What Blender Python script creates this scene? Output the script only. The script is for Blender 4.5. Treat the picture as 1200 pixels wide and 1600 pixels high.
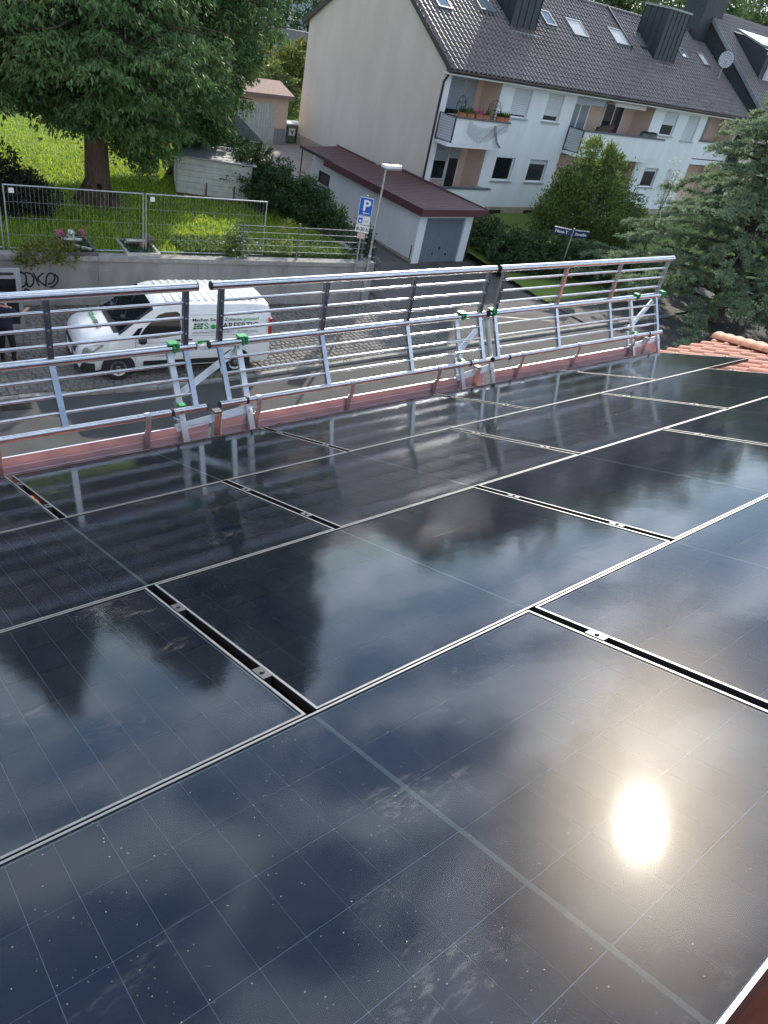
import bpy, bmesh, math, random
import numpy as np
from mathutils import Vector, Matrix, Euler

for o in list(bpy.data.objects): bpy.data.objects.remove(o)
SC = bpy.context.scene
COL = SC.collection
R = math.radians
RNG = np.random.default_rng(11)
random.seed(4)

# ------------------------------------------------------------------ camera
camd = bpy.data.cameras.new('camera')
cam = bpy.data.objects.new('camera', camd); COL.objects.link(cam); SC.camera = cam
camd.sensor_fit = 'HORIZONTAL'; camd.sensor_width = 36.0; camd.lens = 36.0*1130/1200
camd.clip_start = 0.05; camd.clip_end = 2000
right = Vector((0.77733087, -0.59871075, 0.19313766))
up = Vector((0.23642684, 0.56253368, 0.79224883))
back = Vector((-0.58297433, -0.57017655, 0.57882608))
CAM = Vector((-0.861, -4.087, 9.377))
m = Matrix((right, up, back)).transposed().to_4x4(); m.translation = CAM
cam.matrix_world = m

# ------------------------------------------------------------------ light
SUN = Vector((0.659, 0.589, 0.467)).normalized()          # towards the sun
SUN_EL = math.asin(SUN.z); SUN_AZ = math.atan2(SUN.x, SUN.y)
world = bpy.data.worlds.new('World'); SC.world = world; world.use_nodes = True
wn = world.node_tree.nodes; wl = world.node_tree.links
bg = wn['Background']; bg.inputs['Strength'].default_value = 0.14
sky = wn.new('ShaderNodeTexSky'); sky.sky_type = 'NISHITA'; sky.sun_disc = False
sky.sun_elevation = SUN_EL; sky.sun_rotation = SUN_AZ
sky.air_density = 1.0; sky.dust_density = 0.15; sky.ozone_density = 3.0; sky.altitude = 250
tc = wn.new('ShaderNodeTexCoord')
sep = wn.new('ShaderNodeSeparateXYZ'); wl.new(tc.outputs['Generated'], sep.inputs[0])
def wmath(op, a, b=None, clamp=False):
    n = wn.new('ShaderNodeMath'); n.operation = op; n.use_clamp = clamp
    for i, v in enumerate((a, b)):
        if v is None: continue
        if isinstance(v, (int, float)): n.inputs[i].default_value = v
        else: wl.new(v, n.inputs[i])
    return n.outputs[0]
den = wmath('ADD', wmath('MAXIMUM', sep.outputs['Z'], 0.0), 0.16)
cmb = wn.new('ShaderNodeCombineXYZ')
wl.new(wmath('DIVIDE', sep.outputs['X'], den), cmb.inputs[0])
wl.new(wmath('DIVIDE', sep.outputs['Y'], den), cmb.inputs[1])
cn = wn.new('ShaderNodeTexNoise'); cn.inputs['Scale'].default_value = 2.3; cn.inputs['Detail'].default_value = 7
cn.inputs['Roughness'].default_value = 0.56; cn.inputs['Distortion'].default_value = 0.35
cmap = wn.new('ShaderNodeMapping'); cmap.inputs['Location'].default_value = (3.7, 1.3, 0)
wl.new(cmb.outputs[0], cmap.inputs[0]); wl.new(cmap.outputs[0], cn.inputs['Vector'])
ramp = wn.new('ShaderNodeValToRGB'); ramp.color_ramp.elements[0].position = 0.45; ramp.color_ramp.elements[1].position = 0.58
wl.new(cn.outputs[0], ramp.inputs[0])
mixc = wn.new('ShaderNodeMix'); mixc.data_type = 'RGBA'
wl.new(wmath('MULTIPLY', ramp.outputs[0], 0.85), mixc.inputs['Factor'])
wl.new(sky.outputs[0], mixc.inputs['A']); 
dt = wn.new('ShaderNodeVectorMath'); dt.operation = 'DOT_PRODUCT'; wl.new(tc.outputs['Generated'], dt.inputs[0]); dt.inputs[1].default_value = SUN
glow = wmath('ADD', 1.0, wmath('MULTIPLY', wmath('POWER', wmath('MAXIMUM', dt.outputs['Value'], 0.0), 7.0), 1.3))
cb = wn.new('ShaderNodeCombineXYZ')
for i, c in enumerate((8.7, 9.7, 11.2)): wl.new(wmath('MULTIPLY', glow, c), cb.inputs[i])
wl.new(cb.outputs[0], mixc.inputs['B'])
wl.new(mixc.outputs['Result'], bg.inputs['Color'])

sund = bpy.data.lights.new('sun', 'SUN'); sund.energy = 5.0; sund.angle = R(0.53); sund.color = (1.0, 0.92, 0.79)
sun = bpy.data.objects.new('sun', sund); COL.objects.link(sun)
sun.rotation_euler = (-SUN).to_track_quat('-Z', 'Y').to_euler(); sun.location = (30, 30, 40)
SC.view_settings.view_transform = 'Standard'; SC.view_settings.look = 'None'
SC.view_settings.gamma = 1.0; SC.view_settings.use_curve_mapping = False
SC.view_settings.exposure = 0.42
SC.render.engine = 'CYCLES'
SC.cycles.max_bounces = 5; SC.cycles.diffuse_bounces = 3; SC.cycles.glossy_bounces = 3; SC.cycles.transmission_bounces = 2; SC.cycles.transparent_max_bounces = 8
SC.cycles.caustics_reflective = False; SC.cycles.caustics_refractive = False
SC.cycles.sample_clamp_indirect = 25.0
SC.cycles.use_adaptive_sampling = True; SC.cycles.adaptive_threshold = 0.03; SC.cycles.use_denoising = True

# ------------------------------------------------------------------ materials
MATS = {}
def newmat(name):
    mt = bpy.data.materials.new(name); mt.use_nodes = True; MATS[name] = mt
    return mt, mt.node_tree.nodes, mt.node_tree.links
def M(name, col, rough=0.6, metal=0.0, var=0.0, vscale=6.0, bump=0.0, bscale=40.0, spec=0.5, coat=0.0, col2=None, streak=None, transl=0.0, tone=0.0, alpha=None, pos=False):
    """procedural surface: colour + noise variation + fine bump"""
    if name in MATS: return MATS[name]
    mt, n, l = newmat(name); b = n['Principled BSDF']
    b.inputs['Base Color'].default_value = (*col, 1); b.inputs['Roughness'].default_value = rough
    b.inputs['Metallic'].default_value = metal; b.inputs['Specular IOR Level'].default_value = spec
    b.inputs['Coat Weight'].default_value = coat; b.inputs['Coat Roughness'].default_value = 0.05
    tcn = n.new('ShaderNodeTexCoord')
    if var > 0 or col2 or tone > 0:
        nz = n.new('ShaderNodeTexNoise'); nz.inputs['Scale'].default_value = vscale; nz.inputs['Detail'].default_value = 6
        nz.inputs['Roughness'].default_value = 0.62
        src = tcn.outputs['Object']
        if pos: src = n.new('ShaderNodeNewGeometry').outputs['Position']
        if streak:
            mp = n.new('ShaderNodeMapping'); mp.inputs['Scale'].default_value = streak
            l.new(src, mp.inputs[0]); src = mp.outputs[0]
        l.new(src, nz.inputs['Vector'])
        rp = n.new('ShaderNodeValToRGB'); rp.color_ramp.elements[0].position = 0.3; rp.color_ramp.elements[1].position = 0.72
        c2 = col2 if col2 else tuple(min(1, c*(1+var)) for c in col)
        c1 = col if col2 else tuple(c*(1-var) for c in col)
        rp.color_ramp.elements[0].color = (*c1, 1); rp.color_ramp.elements[1].color = (*c2, 1)
        l.new(nz.outputs[0], rp.inputs[0]); out = rp.outputs[0]
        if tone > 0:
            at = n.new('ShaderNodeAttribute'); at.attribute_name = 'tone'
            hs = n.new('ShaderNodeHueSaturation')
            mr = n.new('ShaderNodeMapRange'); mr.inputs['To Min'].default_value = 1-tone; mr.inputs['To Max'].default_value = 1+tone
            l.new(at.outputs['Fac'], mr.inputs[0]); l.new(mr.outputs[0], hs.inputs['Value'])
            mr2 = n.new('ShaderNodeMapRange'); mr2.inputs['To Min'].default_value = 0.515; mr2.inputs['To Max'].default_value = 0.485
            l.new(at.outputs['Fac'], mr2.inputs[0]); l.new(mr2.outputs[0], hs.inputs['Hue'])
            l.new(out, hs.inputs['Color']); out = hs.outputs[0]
        l.new(out, b.inputs['Base Color'])
        if transl > 0:
            tr = n.new('ShaderNodeBsdfTranslucent'); l.new(out, tr.inputs['Color'])
            mx = n.new('ShaderNodeMixShader'); mx.inputs[0].default_value = transl
            l.new(b.outputs[0], mx.inputs[1]); l.new(tr.outputs[0], mx.inputs[2])
            l.new(mx.outputs[0], n['Material Output'].inputs['Surface'])
    if bump > 0:
        nb = n.new('ShaderNodeTexNoise'); nb.inputs['Scale'].default_value = bscale; nb.inputs['Detail'].default_value = 5
        l.new(tcn.outputs['Object'], nb.inputs['Vector'])
        bp = n.new('ShaderNodeBump'); bp.inputs['Strength'].default_value = bump; bp.inputs['Distance'].default_value = 0.02
        l.new(nb.outputs[0], bp.inputs['Height']); l.new(bp.outputs[0], b.inputs['Normal'])
    return mt

M('alu', (0.56, 0.575, 0.60), 0.20, 1.0, var=0.14, vscale=14)
M('alu_dull', (0.62, 0.64, 0.66), 0.42, 1.0, var=0.12, vscale=12)
M('alu_toe', (0.76, 0.74, 0.84), 0.42, 0.8, var=0.08, vscale=3, streak=(1, 1, 30))
M('galv', (0.42, 0.44, 0.45), 0.5, 0.8, var=0.2, vscale=14)
M('black_rubber', (0.015, 0.015, 0.016), 0.55)
M('black_plastic', (0.02, 0.021, 0.023), 0.45, var=0.2)
M('green_clip', (0.02, 0.34, 0.09), 0.35, var=0.2, vscale=20)
M('clamp_grey', (0.10, 0.103, 0.106), 0.45, 0.8, var=0.2)
M('frame_black', (0.02, 0.02, 0.022), 0.4)
M('frame_lip', (0.23, 0.235, 0.235), 0.42, 0.75, var=0.15, vscale=25)
M('backsheet', (0.016, 0.019, 0.026), 0.6)
M('ribbon', (0.10, 0.125, 0.12), 0.55)
M('clay_tile', (0.27, 0.095, 0.06), 0.75, col2=(0.50, 0.16, 0.09), pos=True, vscale=3.2, bump=0.25, bscale=60)
M('clay_ridge', (0.40, 0.17, 0.10), 0.7, col2=(0.58, 0.24, 0.13), pos=True, vscale=5, bump=0.2, bscale=50)
M('wood_batten', (0.10, 0.06, 0.04), 0.8, var=0.3)
M('asphalt', (0.058, 0.058, 0.057), 0.9, var=0.28, vscale=1.1, bump=0.5, bscale=160)
M('asphalt_old', (0.085, 0.082, 0.078), 0.9, var=0.3, vscale=1.6, bump=0.5, bscale=140)
M('kerb_stone', (0.24, 0.235, 0.22), 0.85, var=0.3, vscale=4, bump=0.4, bscale=60)
M('cobble', (0.16, 0.152, 0.14), 0.85, var=0.35, vscale=3, bump=0.4, bscale=90)
M('joint_sand', (0.10, 0.092, 0.078), 0.95, var=0.3, vscale=8)
M('concrete', (0.20, 0.20, 0.19), 0.9, col2=(0.36, 0.35, 0.33), vscale=1.6, bump=0.35, bscale=30, streak=(1, 1, 0.35))
M('coping', (0.30, 0.29, 0.27), 0.9, var=0.25, vscale=5, bump=0.3, bscale=40)
M('spray_black', (0.02, 0.018, 0.022), 0.7)
M('soil', (0.10, 0.075, 0.05), 0.95, var=0.4, vscale=4, bump=0.6, bscale=30)
M('lawn', (0.09, 0.15, 0.022), 0.95, col2=(0.15, 0.21, 0.035), vscale=0.8, bump=0.5, bscale=60)
M('grass', (0.25, 0.37, 0.03), 0.7, col2=(0.36, 0.46, 0.05), vscale=0.7, transl=0.55, tone=0.35)
M('leaf_thuja', (0.070, 0.145, 0.048), 0.65, col2=(0.13, 0.21, 0.065), vscale=0.6, transl=0.30, tone=0.45)
M('leaf_yew', (0.012, 0.024, 0.012), 0.65, col2=(0.02, 0.036, 0.016), vscale=1.2, transl=0.15, tone=0.4)
M('leaf_cedar', (0.17, 0.25, 0.14), 0.7, col2=(0.30, 0.37, 0.22), vscale=0.7, transl=0.35, tone=0.4)
M('leaf_bush', (0.10, 0.16, 0.04), 0.55, col2=(0.18, 0.24, 0.065), vscale=0.9, transl=0.4, tone=0.45)
M('leaf_hedge', (0.032, 0.070, 0.024), 0.6, col2=(0.06, 0.105, 0.032), vscale=1.2, transl=0.3, tone=0.45)
M('leaf_far', (0.07, 0.12, 0.045), 0.65, col2=(0.12, 0.17, 0.06), vscale=0.35, transl=0.35, tone=0.45)
M('leaf_yellow', (0.13, 0.17, 0.03), 0.6, col2=(0.20, 0.21, 0.05), vscale=1.2, transl=0.4, tone=0.4)
M('bark_red', (0.10, 0.062, 0.042), 0.9, var=0.45, vscale=7, bump=0.9, bscale=20, streak=(3, 3, 0.5))
M('bark_grey', (0.09, 0.078, 0.066), 0.9, var=0.4, vscale=8, bump=0.8, bscale=20)
M('render_beige', (0.60, 0.53, 0.45), 0.9, col2=(0.70, 0.63, 0.54), vscale=0.8, streak=(1, 1, .3), bump=0.3, bscale=45)
M('render_white', (0.70, 0.72, 0.73), 0.9, col2=(0.82, 0.84, 0.85), vscale=1.3, streak=(1, 1, .22), bump=0.25, bscale=45)
M('render_peach', (0.66, 0.48, 0.38), 0.9, var=0.06, vscale=2)
M('plinth', (0.38, 0.32, 0.26), 0.9, var=0.15, vscale=3, bump=0.3, bscale=40)
M('roof_brown', (0.080, 0.064, 0.060), 0.36, col2=(0.15, 0.125, 0.115), pos=True, vscale=1.6, coat=0.0, bump=0.12, bscale=60, spec=1.0)
M('sheet_dark', (0.035, 0.042, 0.052), 0.5, 0.2, var=0.2, vscale=3)
M('slate', (0.034, 0.04, 0.046), 0.6, var=0.3, vscale=6)
M('gutter_dark', (0.03, 0.028, 0.027), 0.45, var=0.3)
M('pvc_white', (0.78, 0.78, 0.76), 0.4)
M('shutter', (0.58, 0.60, 0.61), 0.55, var=0.06)
M('shutter_grey', (0.36, 0.39, 0.42), 0.55, var=0.08)
M('sill', (0.34, 0.37, 0.40), 0.6, var=0.1)
M('parapet_cap', (0.12, 0.14, 0.15), 0.6, var=0.2)
M('glass_dark', (0.012, 0.016, 0.02), 0.04, spec=0.8)
M('glass_sky', (0.16, 0.2, 0.22), 0.08, spec=1.0, coat=1.0)
M('curtain', (0.55, 0.55, 0.54), 0.9, var=0.1, streak=(12, 1, 1))
M('iron', (0.02, 0.021, 0.022), 0.5)
M('terracotta', (0.42, 0.16, 0.09), 0.8, var=0.2)
M('net_grey', (0.20, 0.20, 0.19), 0.9)
M('maroon_sheet', (0.085, 0.038, 0.038), 0.5, var=0.25, vscale=3)
M('maroon_trim', (0.105, 0.042, 0.046), 0.5, var=0.12, vscale=3)
M('garage_grey', (0.16, 0.19, 0.23), 0.55, var=0.06)
M('zinc', (0.30, 0.32, 0.33), 0.5, 0.6, var=0.2)
M('van_white', (0.72, 0.73, 0.73), 0.28, coat=0.7, col2=(0.82, 0.83, 0.84), vscale=2.5)
M('van_grey', (0.34, 0.35, 0.36), 0.3, coat=0.6, var=0.05)
M('glass_auto', (0.010, 0.013, 0.015), 0.03, spec=0.6)
M('lamp_glass', (0.40, 0.43, 0.45), 0.10, 0.5, coat=1.0)
M('tail_red', (0.45, 0.01, 0.012), 0.2, coat=1.0)
M('print_black', (0.012, 0.012, 0.014), 0.5)
M('print_grey', (0.22, 0.23, 0.24), 0.5)
M('print_green', (0.03, 0.33, 0.06), 0.45)
M('print_white', (0.8, 0.8, 0.8), 0.5)
M('tyre', (0.016, 0.016, 0.017), 0.85, var=0.2)
M('rim', (0.45, 0.46, 0.47), 0.35, 0.9)
M('sign_blue', (0.01, 0.10, 0.45), 0.4)
M('sign_white', (0.74, 0.74, 0.72), 0.45)
M('sign_navy', (0.02, 0.03, 0.10), 0.4)
M('sticker', (0.55, 0.42, 0.36), 0.6)
M('pole_green', (0.16, 0.2, 0.18), 0.5, 0.5, var=0.15)
M('wall_pink', (0.66, 0.46, 0.36), 0.9, var=0.1)
M('white_board', (0.50, 0.50, 0.45), 0.8, var=0.2, vscale=4)
M('bin_green', (0.10, 0.15, 0.09), 0.5, var=0.15)
M('bin_lid', (0.42, 0.44, 0.44), 0.5)
M('pink_roof', (0.26, 0.17, 0.14), 0.85, var=0.2)
M('yard_paving', (0.30, 0.265, 0.235), 0.9, var=0.15, vscale=2, bump=0.3, bscale=50)
M('cloth_navy', (0.014, 0.018, 0.04), 0.9, var=0.25, vscale=14)
M('cloth_black', (0.012, 0.012, 0.014), 0.9, var=0.3, vscale=14)
M('skin', (0.52, 0.29, 0.21), 0.55, var=0.06)
M('hair', (0.05, 0.03, 0.02), 0.7, var=0.3, vscale=30)
M('shoe', (0.16, 0.05, 0.03), 0.7)
M('granite', (0.10, 0.10, 0.105), 0.35, var=0.5, vscale=40)
M('stone_pale', (0.45, 0.43, 0.39), 0.8, var=0.25, vscale=8)
M('stone_letter', (0.07, 0.07, 0.07), 0.7)
M('flower_pink', (0.55, 0.12, 0.26), 0.7)
M('flower_white', (0.78, 0.78, 0.72), 0.7)
M('collector', (0.40, 0.47, 0.50), 0.12, coat=1.0, spec=1.0)
M('house_blue', (0.42, 0.50, 0.58), 0.8, var=0.1)
M('grey_wall', (0.25, 0.25, 0.26), 0.9, var=0.2)
M('iron_grate', (0.03, 0.03, 0.03), 0.6, 0.5)

# solar glass: smooth clear cover that mirrors the sky, with dust on it
def solar_glass():
    mt, n, l = newmat('solar_glass')
    out = n['Material Output']; n.remove(n['Principled BSDF'])
    tcn = n.new('ShaderNodeTexCoord'); geo = n.new('ShaderNodeNewGeometry')
    def noise(scale, detail, rough=0.6, src=None):
        z = n.new('ShaderNodeTexNoise'); z.inputs['Scale'].default_value = scale; z.inputs['Detail'].default_value = detail
        z.inputs['Roughness'].default_value = rough; l.new(src or geo.outputs['Position'], z.inputs['Vector']); return z.outputs[0]
    def rng(x, a, b, c, d):
        r = n.new('ShaderNodeMapRange'); r.inputs['From Min'].default_value = a; r.inputs['From Max'].default_value = b
        r.inputs['To Min'].default_value = c; r.inputs['To Max'].default_value = d; l.new(x, r.inputs[0]); return r.outputs[0]
    def mul(a, b):
        q = n.new('ShaderNodeMath'); q.operation = 'MULTIPLY'
        for i, v in enumerate((a, b)):
            if isinstance(v, float): q.inputs[i].default_value = v
            else: l.new(v, q.inputs[i])
        return q.outputs[0]
    def add(a, b, clamp=True):
        q = n.new('ShaderNodeMath'); q.operation = 'ADD'; q.use_clamp = clamp
        for i, v in enumerate((a, b)):
            if isinstance(v, float): q.inputs[i].default_value = v
            else: l.new(v, q.inputs[i])
        return q.outputs[0]
    # fine grain of the glass + long waves
    b1 = n.new('ShaderNodeBump'); b1.inputs['Strength'].default_value = 0.007; b1.inputs['Distance'].default_value = 0.002
    l.new(noise(420, 2), b1.inputs['Height'])
    b2 = n.new('ShaderNodeBump'); b2.inputs['Strength'].default_value = 0.025; b2.inputs['Distance'].default_value = 0.02
    l.new(noise(5.5, 2), b2.inputs['Height']); l.new(b1.outputs[0], b2.inputs['Normal'])
    fr = n.new('ShaderNodeFresnel'); fr.inputs['IOR'].default_value = 1.42; l.new(b2.outputs[0], fr.inputs['Normal'])
    gl = n.new('ShaderNodeBsdfGlossy'); gl.distribution = 'BECKMANN'; gl.inputs['Color'].default_value = (0.92, 0.95, 1.0, 1)
    l.new(rng(noise(2.2, 4), 0.3, 0.7, 0.070, 0.088), gl.inputs['Roughness']); l.new(b2.outputs[0], gl.inputs['Normal'])
    tr = n.new('ShaderNodeBsdfTransparent'); tr.inputs['Color'].default_value = (0.93, 0.95, 0.97, 1)
    mx = n.new('ShaderNodeMixShader'); l.new(fr.outputs[0], mx.inputs[0]); l.new(tr.outputs[0], mx.inputs[1])
    b3 = n.new('ShaderNodeBump'); b3.inputs['Strength'].default_value = 0.12; b3.inputs['Distance'].default_value = 0.0022; l.new(noise(480, 2, 0.7), b3.inputs['Height'])
    def lobe(r, bump, col, dist='BECKMANN'):
        q = n.new('ShaderNodeBsdfGlossy'); q.distribution = dist; q.inputs['Roughness'].default_value = r; q.inputs['Color'].default_value = (*col, 1); l.new(bump.outputs[0], q.inputs['Normal']); return q
    def mixs(f, a_, b_):
        q = n.new('ShaderNodeMixShader'); q.inputs[0].default_value = f; l.new(a_.outputs[0], q.inputs[1]); l.new(b_.outputs[0], q.inputs[2]); return q
    g_mid = lobe(0.115, b1, (0.98, 0.95, 0.90), 'GGX'); g_wide = lobe(0.25, b3, (1.0, 0.92, 0.82))
    mg = mixs(0.13, mixs(0.05, gl, g_mid), g_wide); l.new(mg.outputs[0], mx.inputs[2])
    # dust: even film, dried smudges, specks
    film = rng(noise(3.0, 6, 0.7), 0.35, 0.75, 0.002, 0.018)
    smp = n.new('ShaderNodeMapping'); smp.inputs['Scale'].default_value = (1.0, 2.2, 1.0); l.new(geo.outputs['Position'], smp.inputs[0])
    smA = rng(noise(2.6, 3, 0.5, smp.outputs[0]), 0.56, 0.70, 0.0, 1.0)
    smB = rng(noise(24, 6, 0.75, smp.outputs[0]), 0.50, 0.68, 0.0, 1.0)
    smudge = mul(mul(smA, smB), 0.12)
    vor = n.new('ShaderNodeTexVoronoi'); vor.inputs['Scale'].default_value = 85; l.new(geo.outputs['Position'], vor.inputs['Vector'])
    sz = rng(noise(260, 1), 0.32, 0.75, 0.0, 0.19)
    lt = n.new('ShaderNodeMath'); lt.operation = 'LESS_THAN'; l.new(vor.outputs['Distance'], lt.inputs[0]); l.new(sz, lt.inputs[1])
    wn_ = n.new('ShaderNodeTexWhiteNoise'); l.new(vor.outputs['Color'], wn_.inputs[0])
    speck = mul(mul(lt.outputs[0], rng(wn_.outputs[0], 0.25, 1.0, 0.0, 1.0)), 0.5)
    dust = add(add(film, smudge), speck)
    df = n.new('ShaderNodeBsdfDiffuse'); df.inputs['Color'].default_value = (0.50, 0.49, 0.47, 1)
    mx2 = n.new('ShaderNodeMixShader'); l.new(dust, mx2.inputs[0]); l.new(mx.outputs[0], mx2.inputs[1]); l.new(df.outputs[0], mx2.inputs[2])
    l.new(mx2.outputs[0], out.inputs['Surface'])
solar_glass()
def solar_cell():
    mt, n, l = newmat('solar_cell'); b = n['Principled BSDF']
    oi = n.new('ShaderNodeObjectInfo'); rp = n.new('ShaderNodeValToRGB')
    rp.color_ramp.elements[0].color = (0.005, 0.011, 0.029, 1); rp.color_ramp.elements[1].color = (0.008, 0.016, 0.040, 1)
    l.new(oi.outputs['Random'], rp.inputs[0]); l.new(rp.outputs[0], b.inputs['Base Color'])
    b.inputs['Roughness'].default_value = 0.7; b.inputs['Specular IOR Level'].default_value = 0.1
solar_cell()
M('cell_gap', (0.24, 0.29, 0.37), 0.6)

# ------------------------------------------------------------------ mesh helpers
def V(*a): return Vector(a)
class MB:
    def __init__(self): self.v = []; self.f = []; self.mi = []; self.cur = 0
    def face(self, pts):
        b = len(self.v); self.v += [tuple(p) for p in pts]; self.f.append(tuple(range(b, b+len(pts)))); self.mi.append(self.cur)
    def box(self, c, s, rot=None):
        c = Vector(c); h = Vector(s)/2
        P = []
        for z in (-1, 1):
            for y in (-1, 1):
                for x in (-1, 1):
                    p = Vector((x*h.x, y*h.y, z*h.z))
                    if rot is not None: p = rot @ p
                    P.append(tuple(c+p))
        b = len(self.v); self.v += P
        for f in ((0,2,3,1),(4,5,7,6),(0,1,5,4),(2,6,7,3),(0,4,6,2),(1,3,7,5)):
            self.f.append(tuple(b+i for i in f)); self.mi.append(self.cur)
        return self
    def b2(self, x0, x1, y0, y1, z0, z1): return self.box(((x0+x1)/2, (y0+y1)/2, (z0+z1)/2), (x1-x0, y1-y0, z1-z0))
    def frame_of(self, a, b, ref=(0, 0, 1)):
        d = (Vector(b)-Vector(a)).normalized(); r = Vector(ref)
        if abs(d.dot(r)) > 0.97: r = Vector((0, 1, 0)) if abs(d.y) < 0.9 else Vector((1, 0, 0))
        s = d.cross(r).normalized(); u = s.cross(d).normalized()
        return d, s, u
    def beam(self, a, b, w, h, ref=(0, 0, 1)):
        a = Vector(a); b_ = Vector(b); d, s, u = self.frame_of(a, b_, ref)
        rot = Matrix((s, u, d)).transposed()
        return self.box((a+b_)/2, (w, h, (b_-a).length), rot)
    def tube(self, a, b, r, n=10, r2=None, cap=True):
        a = Vector(a); b_ = Vector(b); r2 = r if r2 is None else r2
        d, s, u = self.frame_of(a, b_); k = len(self.v)
        for c, rr in ((a, r), (b_, r2)):
            for i in range(n):
                t = 2*math.pi*i/n; self.v.append(tuple(c+(s*math.cos(t)+u*math.sin(t))*rr))
        for i in range(n):
            j = (i+1) % n; self.f.append((k+i, k+n+i, k+n+j, k+j)); self.mi.append(self.cur)
        if cap:
            self.f.append(tuple(k+i for i in range(n))); self.f.append(tuple(k+n+i for i in reversed(range(n)))); self.mi += [self.cur]*2
        return self
    def path(self, pts, rad, n=8):
        pts = [Vector(p) for p in pts]; rads = rad if isinstance(rad, (list, tuple)) else [rad]*len(pts)
        k = len(self.v); N = len(pts)
        for i, p in enumerate(pts):
            d = (pts[min(i+1, N-1)]-pts[max(i-1, 0)]).normalized()
            r = Vector((0, 0, 1)) if abs(d.z) < 0.9 else Vector((0, 1, 0))
            s = d.cross(r).normalized(); u = s.cross(d)
            for j in range(n):
                t = 2*math.pi*j/n; self.v.append(tuple(p+(s*math.cos(t)+u*math.sin(t))*rads[i]))
        for i in range(N-1):
            for j in range(n):
                q = (j+1) % n
                self.f.append((k+i*n+j, k+(i+1)*n+j, k+(i+1)*n+q, k+i*n+q)); self.mi.append(self.cur)
        self.f.append(tuple(k+j for j in range(n))); self.f.append(tuple(k+(N-1)*n+j for j in reversed(range(n)))); self.mi += [self.cur]*2
        return self
    def prism(self, poly, off):
        """closed polygon (3D pts) extruded by vector off"""
        off = Vector(off); P = [Vector(p) for p in poly]; n = len(P); k = len(self.v)
        self.v += [tuple(p) for p in P]+[tuple(p+off) for p in P]
        self.f.append(tuple(range(k, k+n))); self.f.append(tuple(reversed(range(k+n, k+2*n)))); self.mi += [self.cur]*2
        for i in range(n):
            j = (i+1) % n; self.f.append((k+i, k+n+i, k+n+j, k+j)); self.mi.append(self.cur)
        return self
    def lathe(self, prof, c, n=20, axis='z'):
        k = len(self.v); c = Vector(c)
        for r, h in prof:
            for i in range(n):
                t = 2*math.pi*i/n; a, b = r*math.cos(t), r*math.sin(t)
                p = (a, b, h) if axis == 'z' else ((a, h, b) if axis == 'y' else (h, a, b))
                self.v.append(tuple(c+Vector(p)))
        for q in range(len(prof)-1):
            for i in range(n):
                j = (i+1) % n; self.f.append((k+q*n+i, k+q*n+j, k+(q+1)*n+j, k+(q+1)*n+i)); self.mi.append(self.cur)
        return self
    def mesh(self, name, mats, smooth=False, fixn=True):
        me = bpy.data.meshes.new(name); me.from_pydata(self.v, [], self.f)
        for mm in ([mats] if isinstance(mats, str) else mats): me.materials.append(MATS[mm])
        if any(self.mi): me.polygons.foreach_set('material_index', self.mi)
        if fixn:
            bm = bmesh.new(); bm.from_mesh(me); bmesh.ops.recalc_face_normals(bm, faces=bm.faces); bm.to_mesh(me); bm.free()
        if smooth:
            me.polygons.foreach_set('use_smooth', [True]*len(me.polygons))
            try: me.set_sharp_from_angle(angle=R(38))
            except Exception: pass
        me.update(); return me
    def obj(self, name, mats, parent=None, smooth=False, fixn=True, **kw):
        return link(name, self.mesh(name, mats, smooth, fixn), parent, **kw)
def link(name, me, parent=None, loc=None, rot=None, label=None, cat=None, group=None, kind=None):
    o = bpy.data.objects.new(name, me); COL.objects.link(o)
    if parent is not None: o.parent = parent
    if loc is not None: o.location = loc
    if rot is not None: o.rotation_euler = rot
    tag(o, label, cat, group, kind); return o
def tag(o, label=None, cat=None, group=None, kind=None):
    for k, v in (('label', label), ('category', cat), ('group', group), ('kind', kind)):
        if v: o[k] = v
    return o
def thing(name, label, cat, loc=(0, 0, 0), rz=0.0, group=None, rot=None):
    o = bpy.data.objects.new(name, None); COL.objects.link(o); o.empty_display_size = 0.2
    o.location = loc; o.rotation_euler = rot if rot else (0, 0, rz)
    return tag(o, label, cat, group)
def sheet(name, poly, mat, kind='structure', **kw):
    b = MB(); b.face(poly); return b.obj(name, mat, kind=kind, fixn=False, **kw)
_txt = {}
def text_mesh(s, size, mat, name='lettering', bold=0.0, space=1.0):
    cu = bpy.data.curves.new(name, 'FONT'); cu.body = s; cu.size = size; cu.extrude = 0.001; cu.offset = bold
    cu.align_x = 'LEFT'; cu.resolution_u = 2; cu.space_character = space
    to = bpy.data.objects.new(name, cu); COL.objects.link(to)
    dg = bpy.context.evaluated_depsgraph_get(); dg.update()
    me = bpy.data.meshes.new_from_object(to.evaluated_get(dg)); bpy.data.objects.remove(to)
    me.materials.clear(); me.materials.append(MATS[mat]); return me
def text(s, size, mat, parent, mw, name='lettering', width=None, bold=0.0):
    """lettering in the local frame mw (x = reading direction, z = facing)"""
    me = text_mesh(s, size, mat, name, bold)
    if width:
        xs = [v.co.x for v in me.vertices]; w = max(xs)-min(xs)
        for v in me.vertices: v.co.x = (v.co.x-min(xs))*width/w
    o = link(name, me, parent); o.matrix_local = mw; return o
def frame_m(o, x, y):
    x = Vector(x).normalized(); y = Vector(y).normalized(); z = x.cross(y)
    mm = Matrix((x, y, z)).transposed().to_4x4(); mm.translation = Vector(o); return mm

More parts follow.
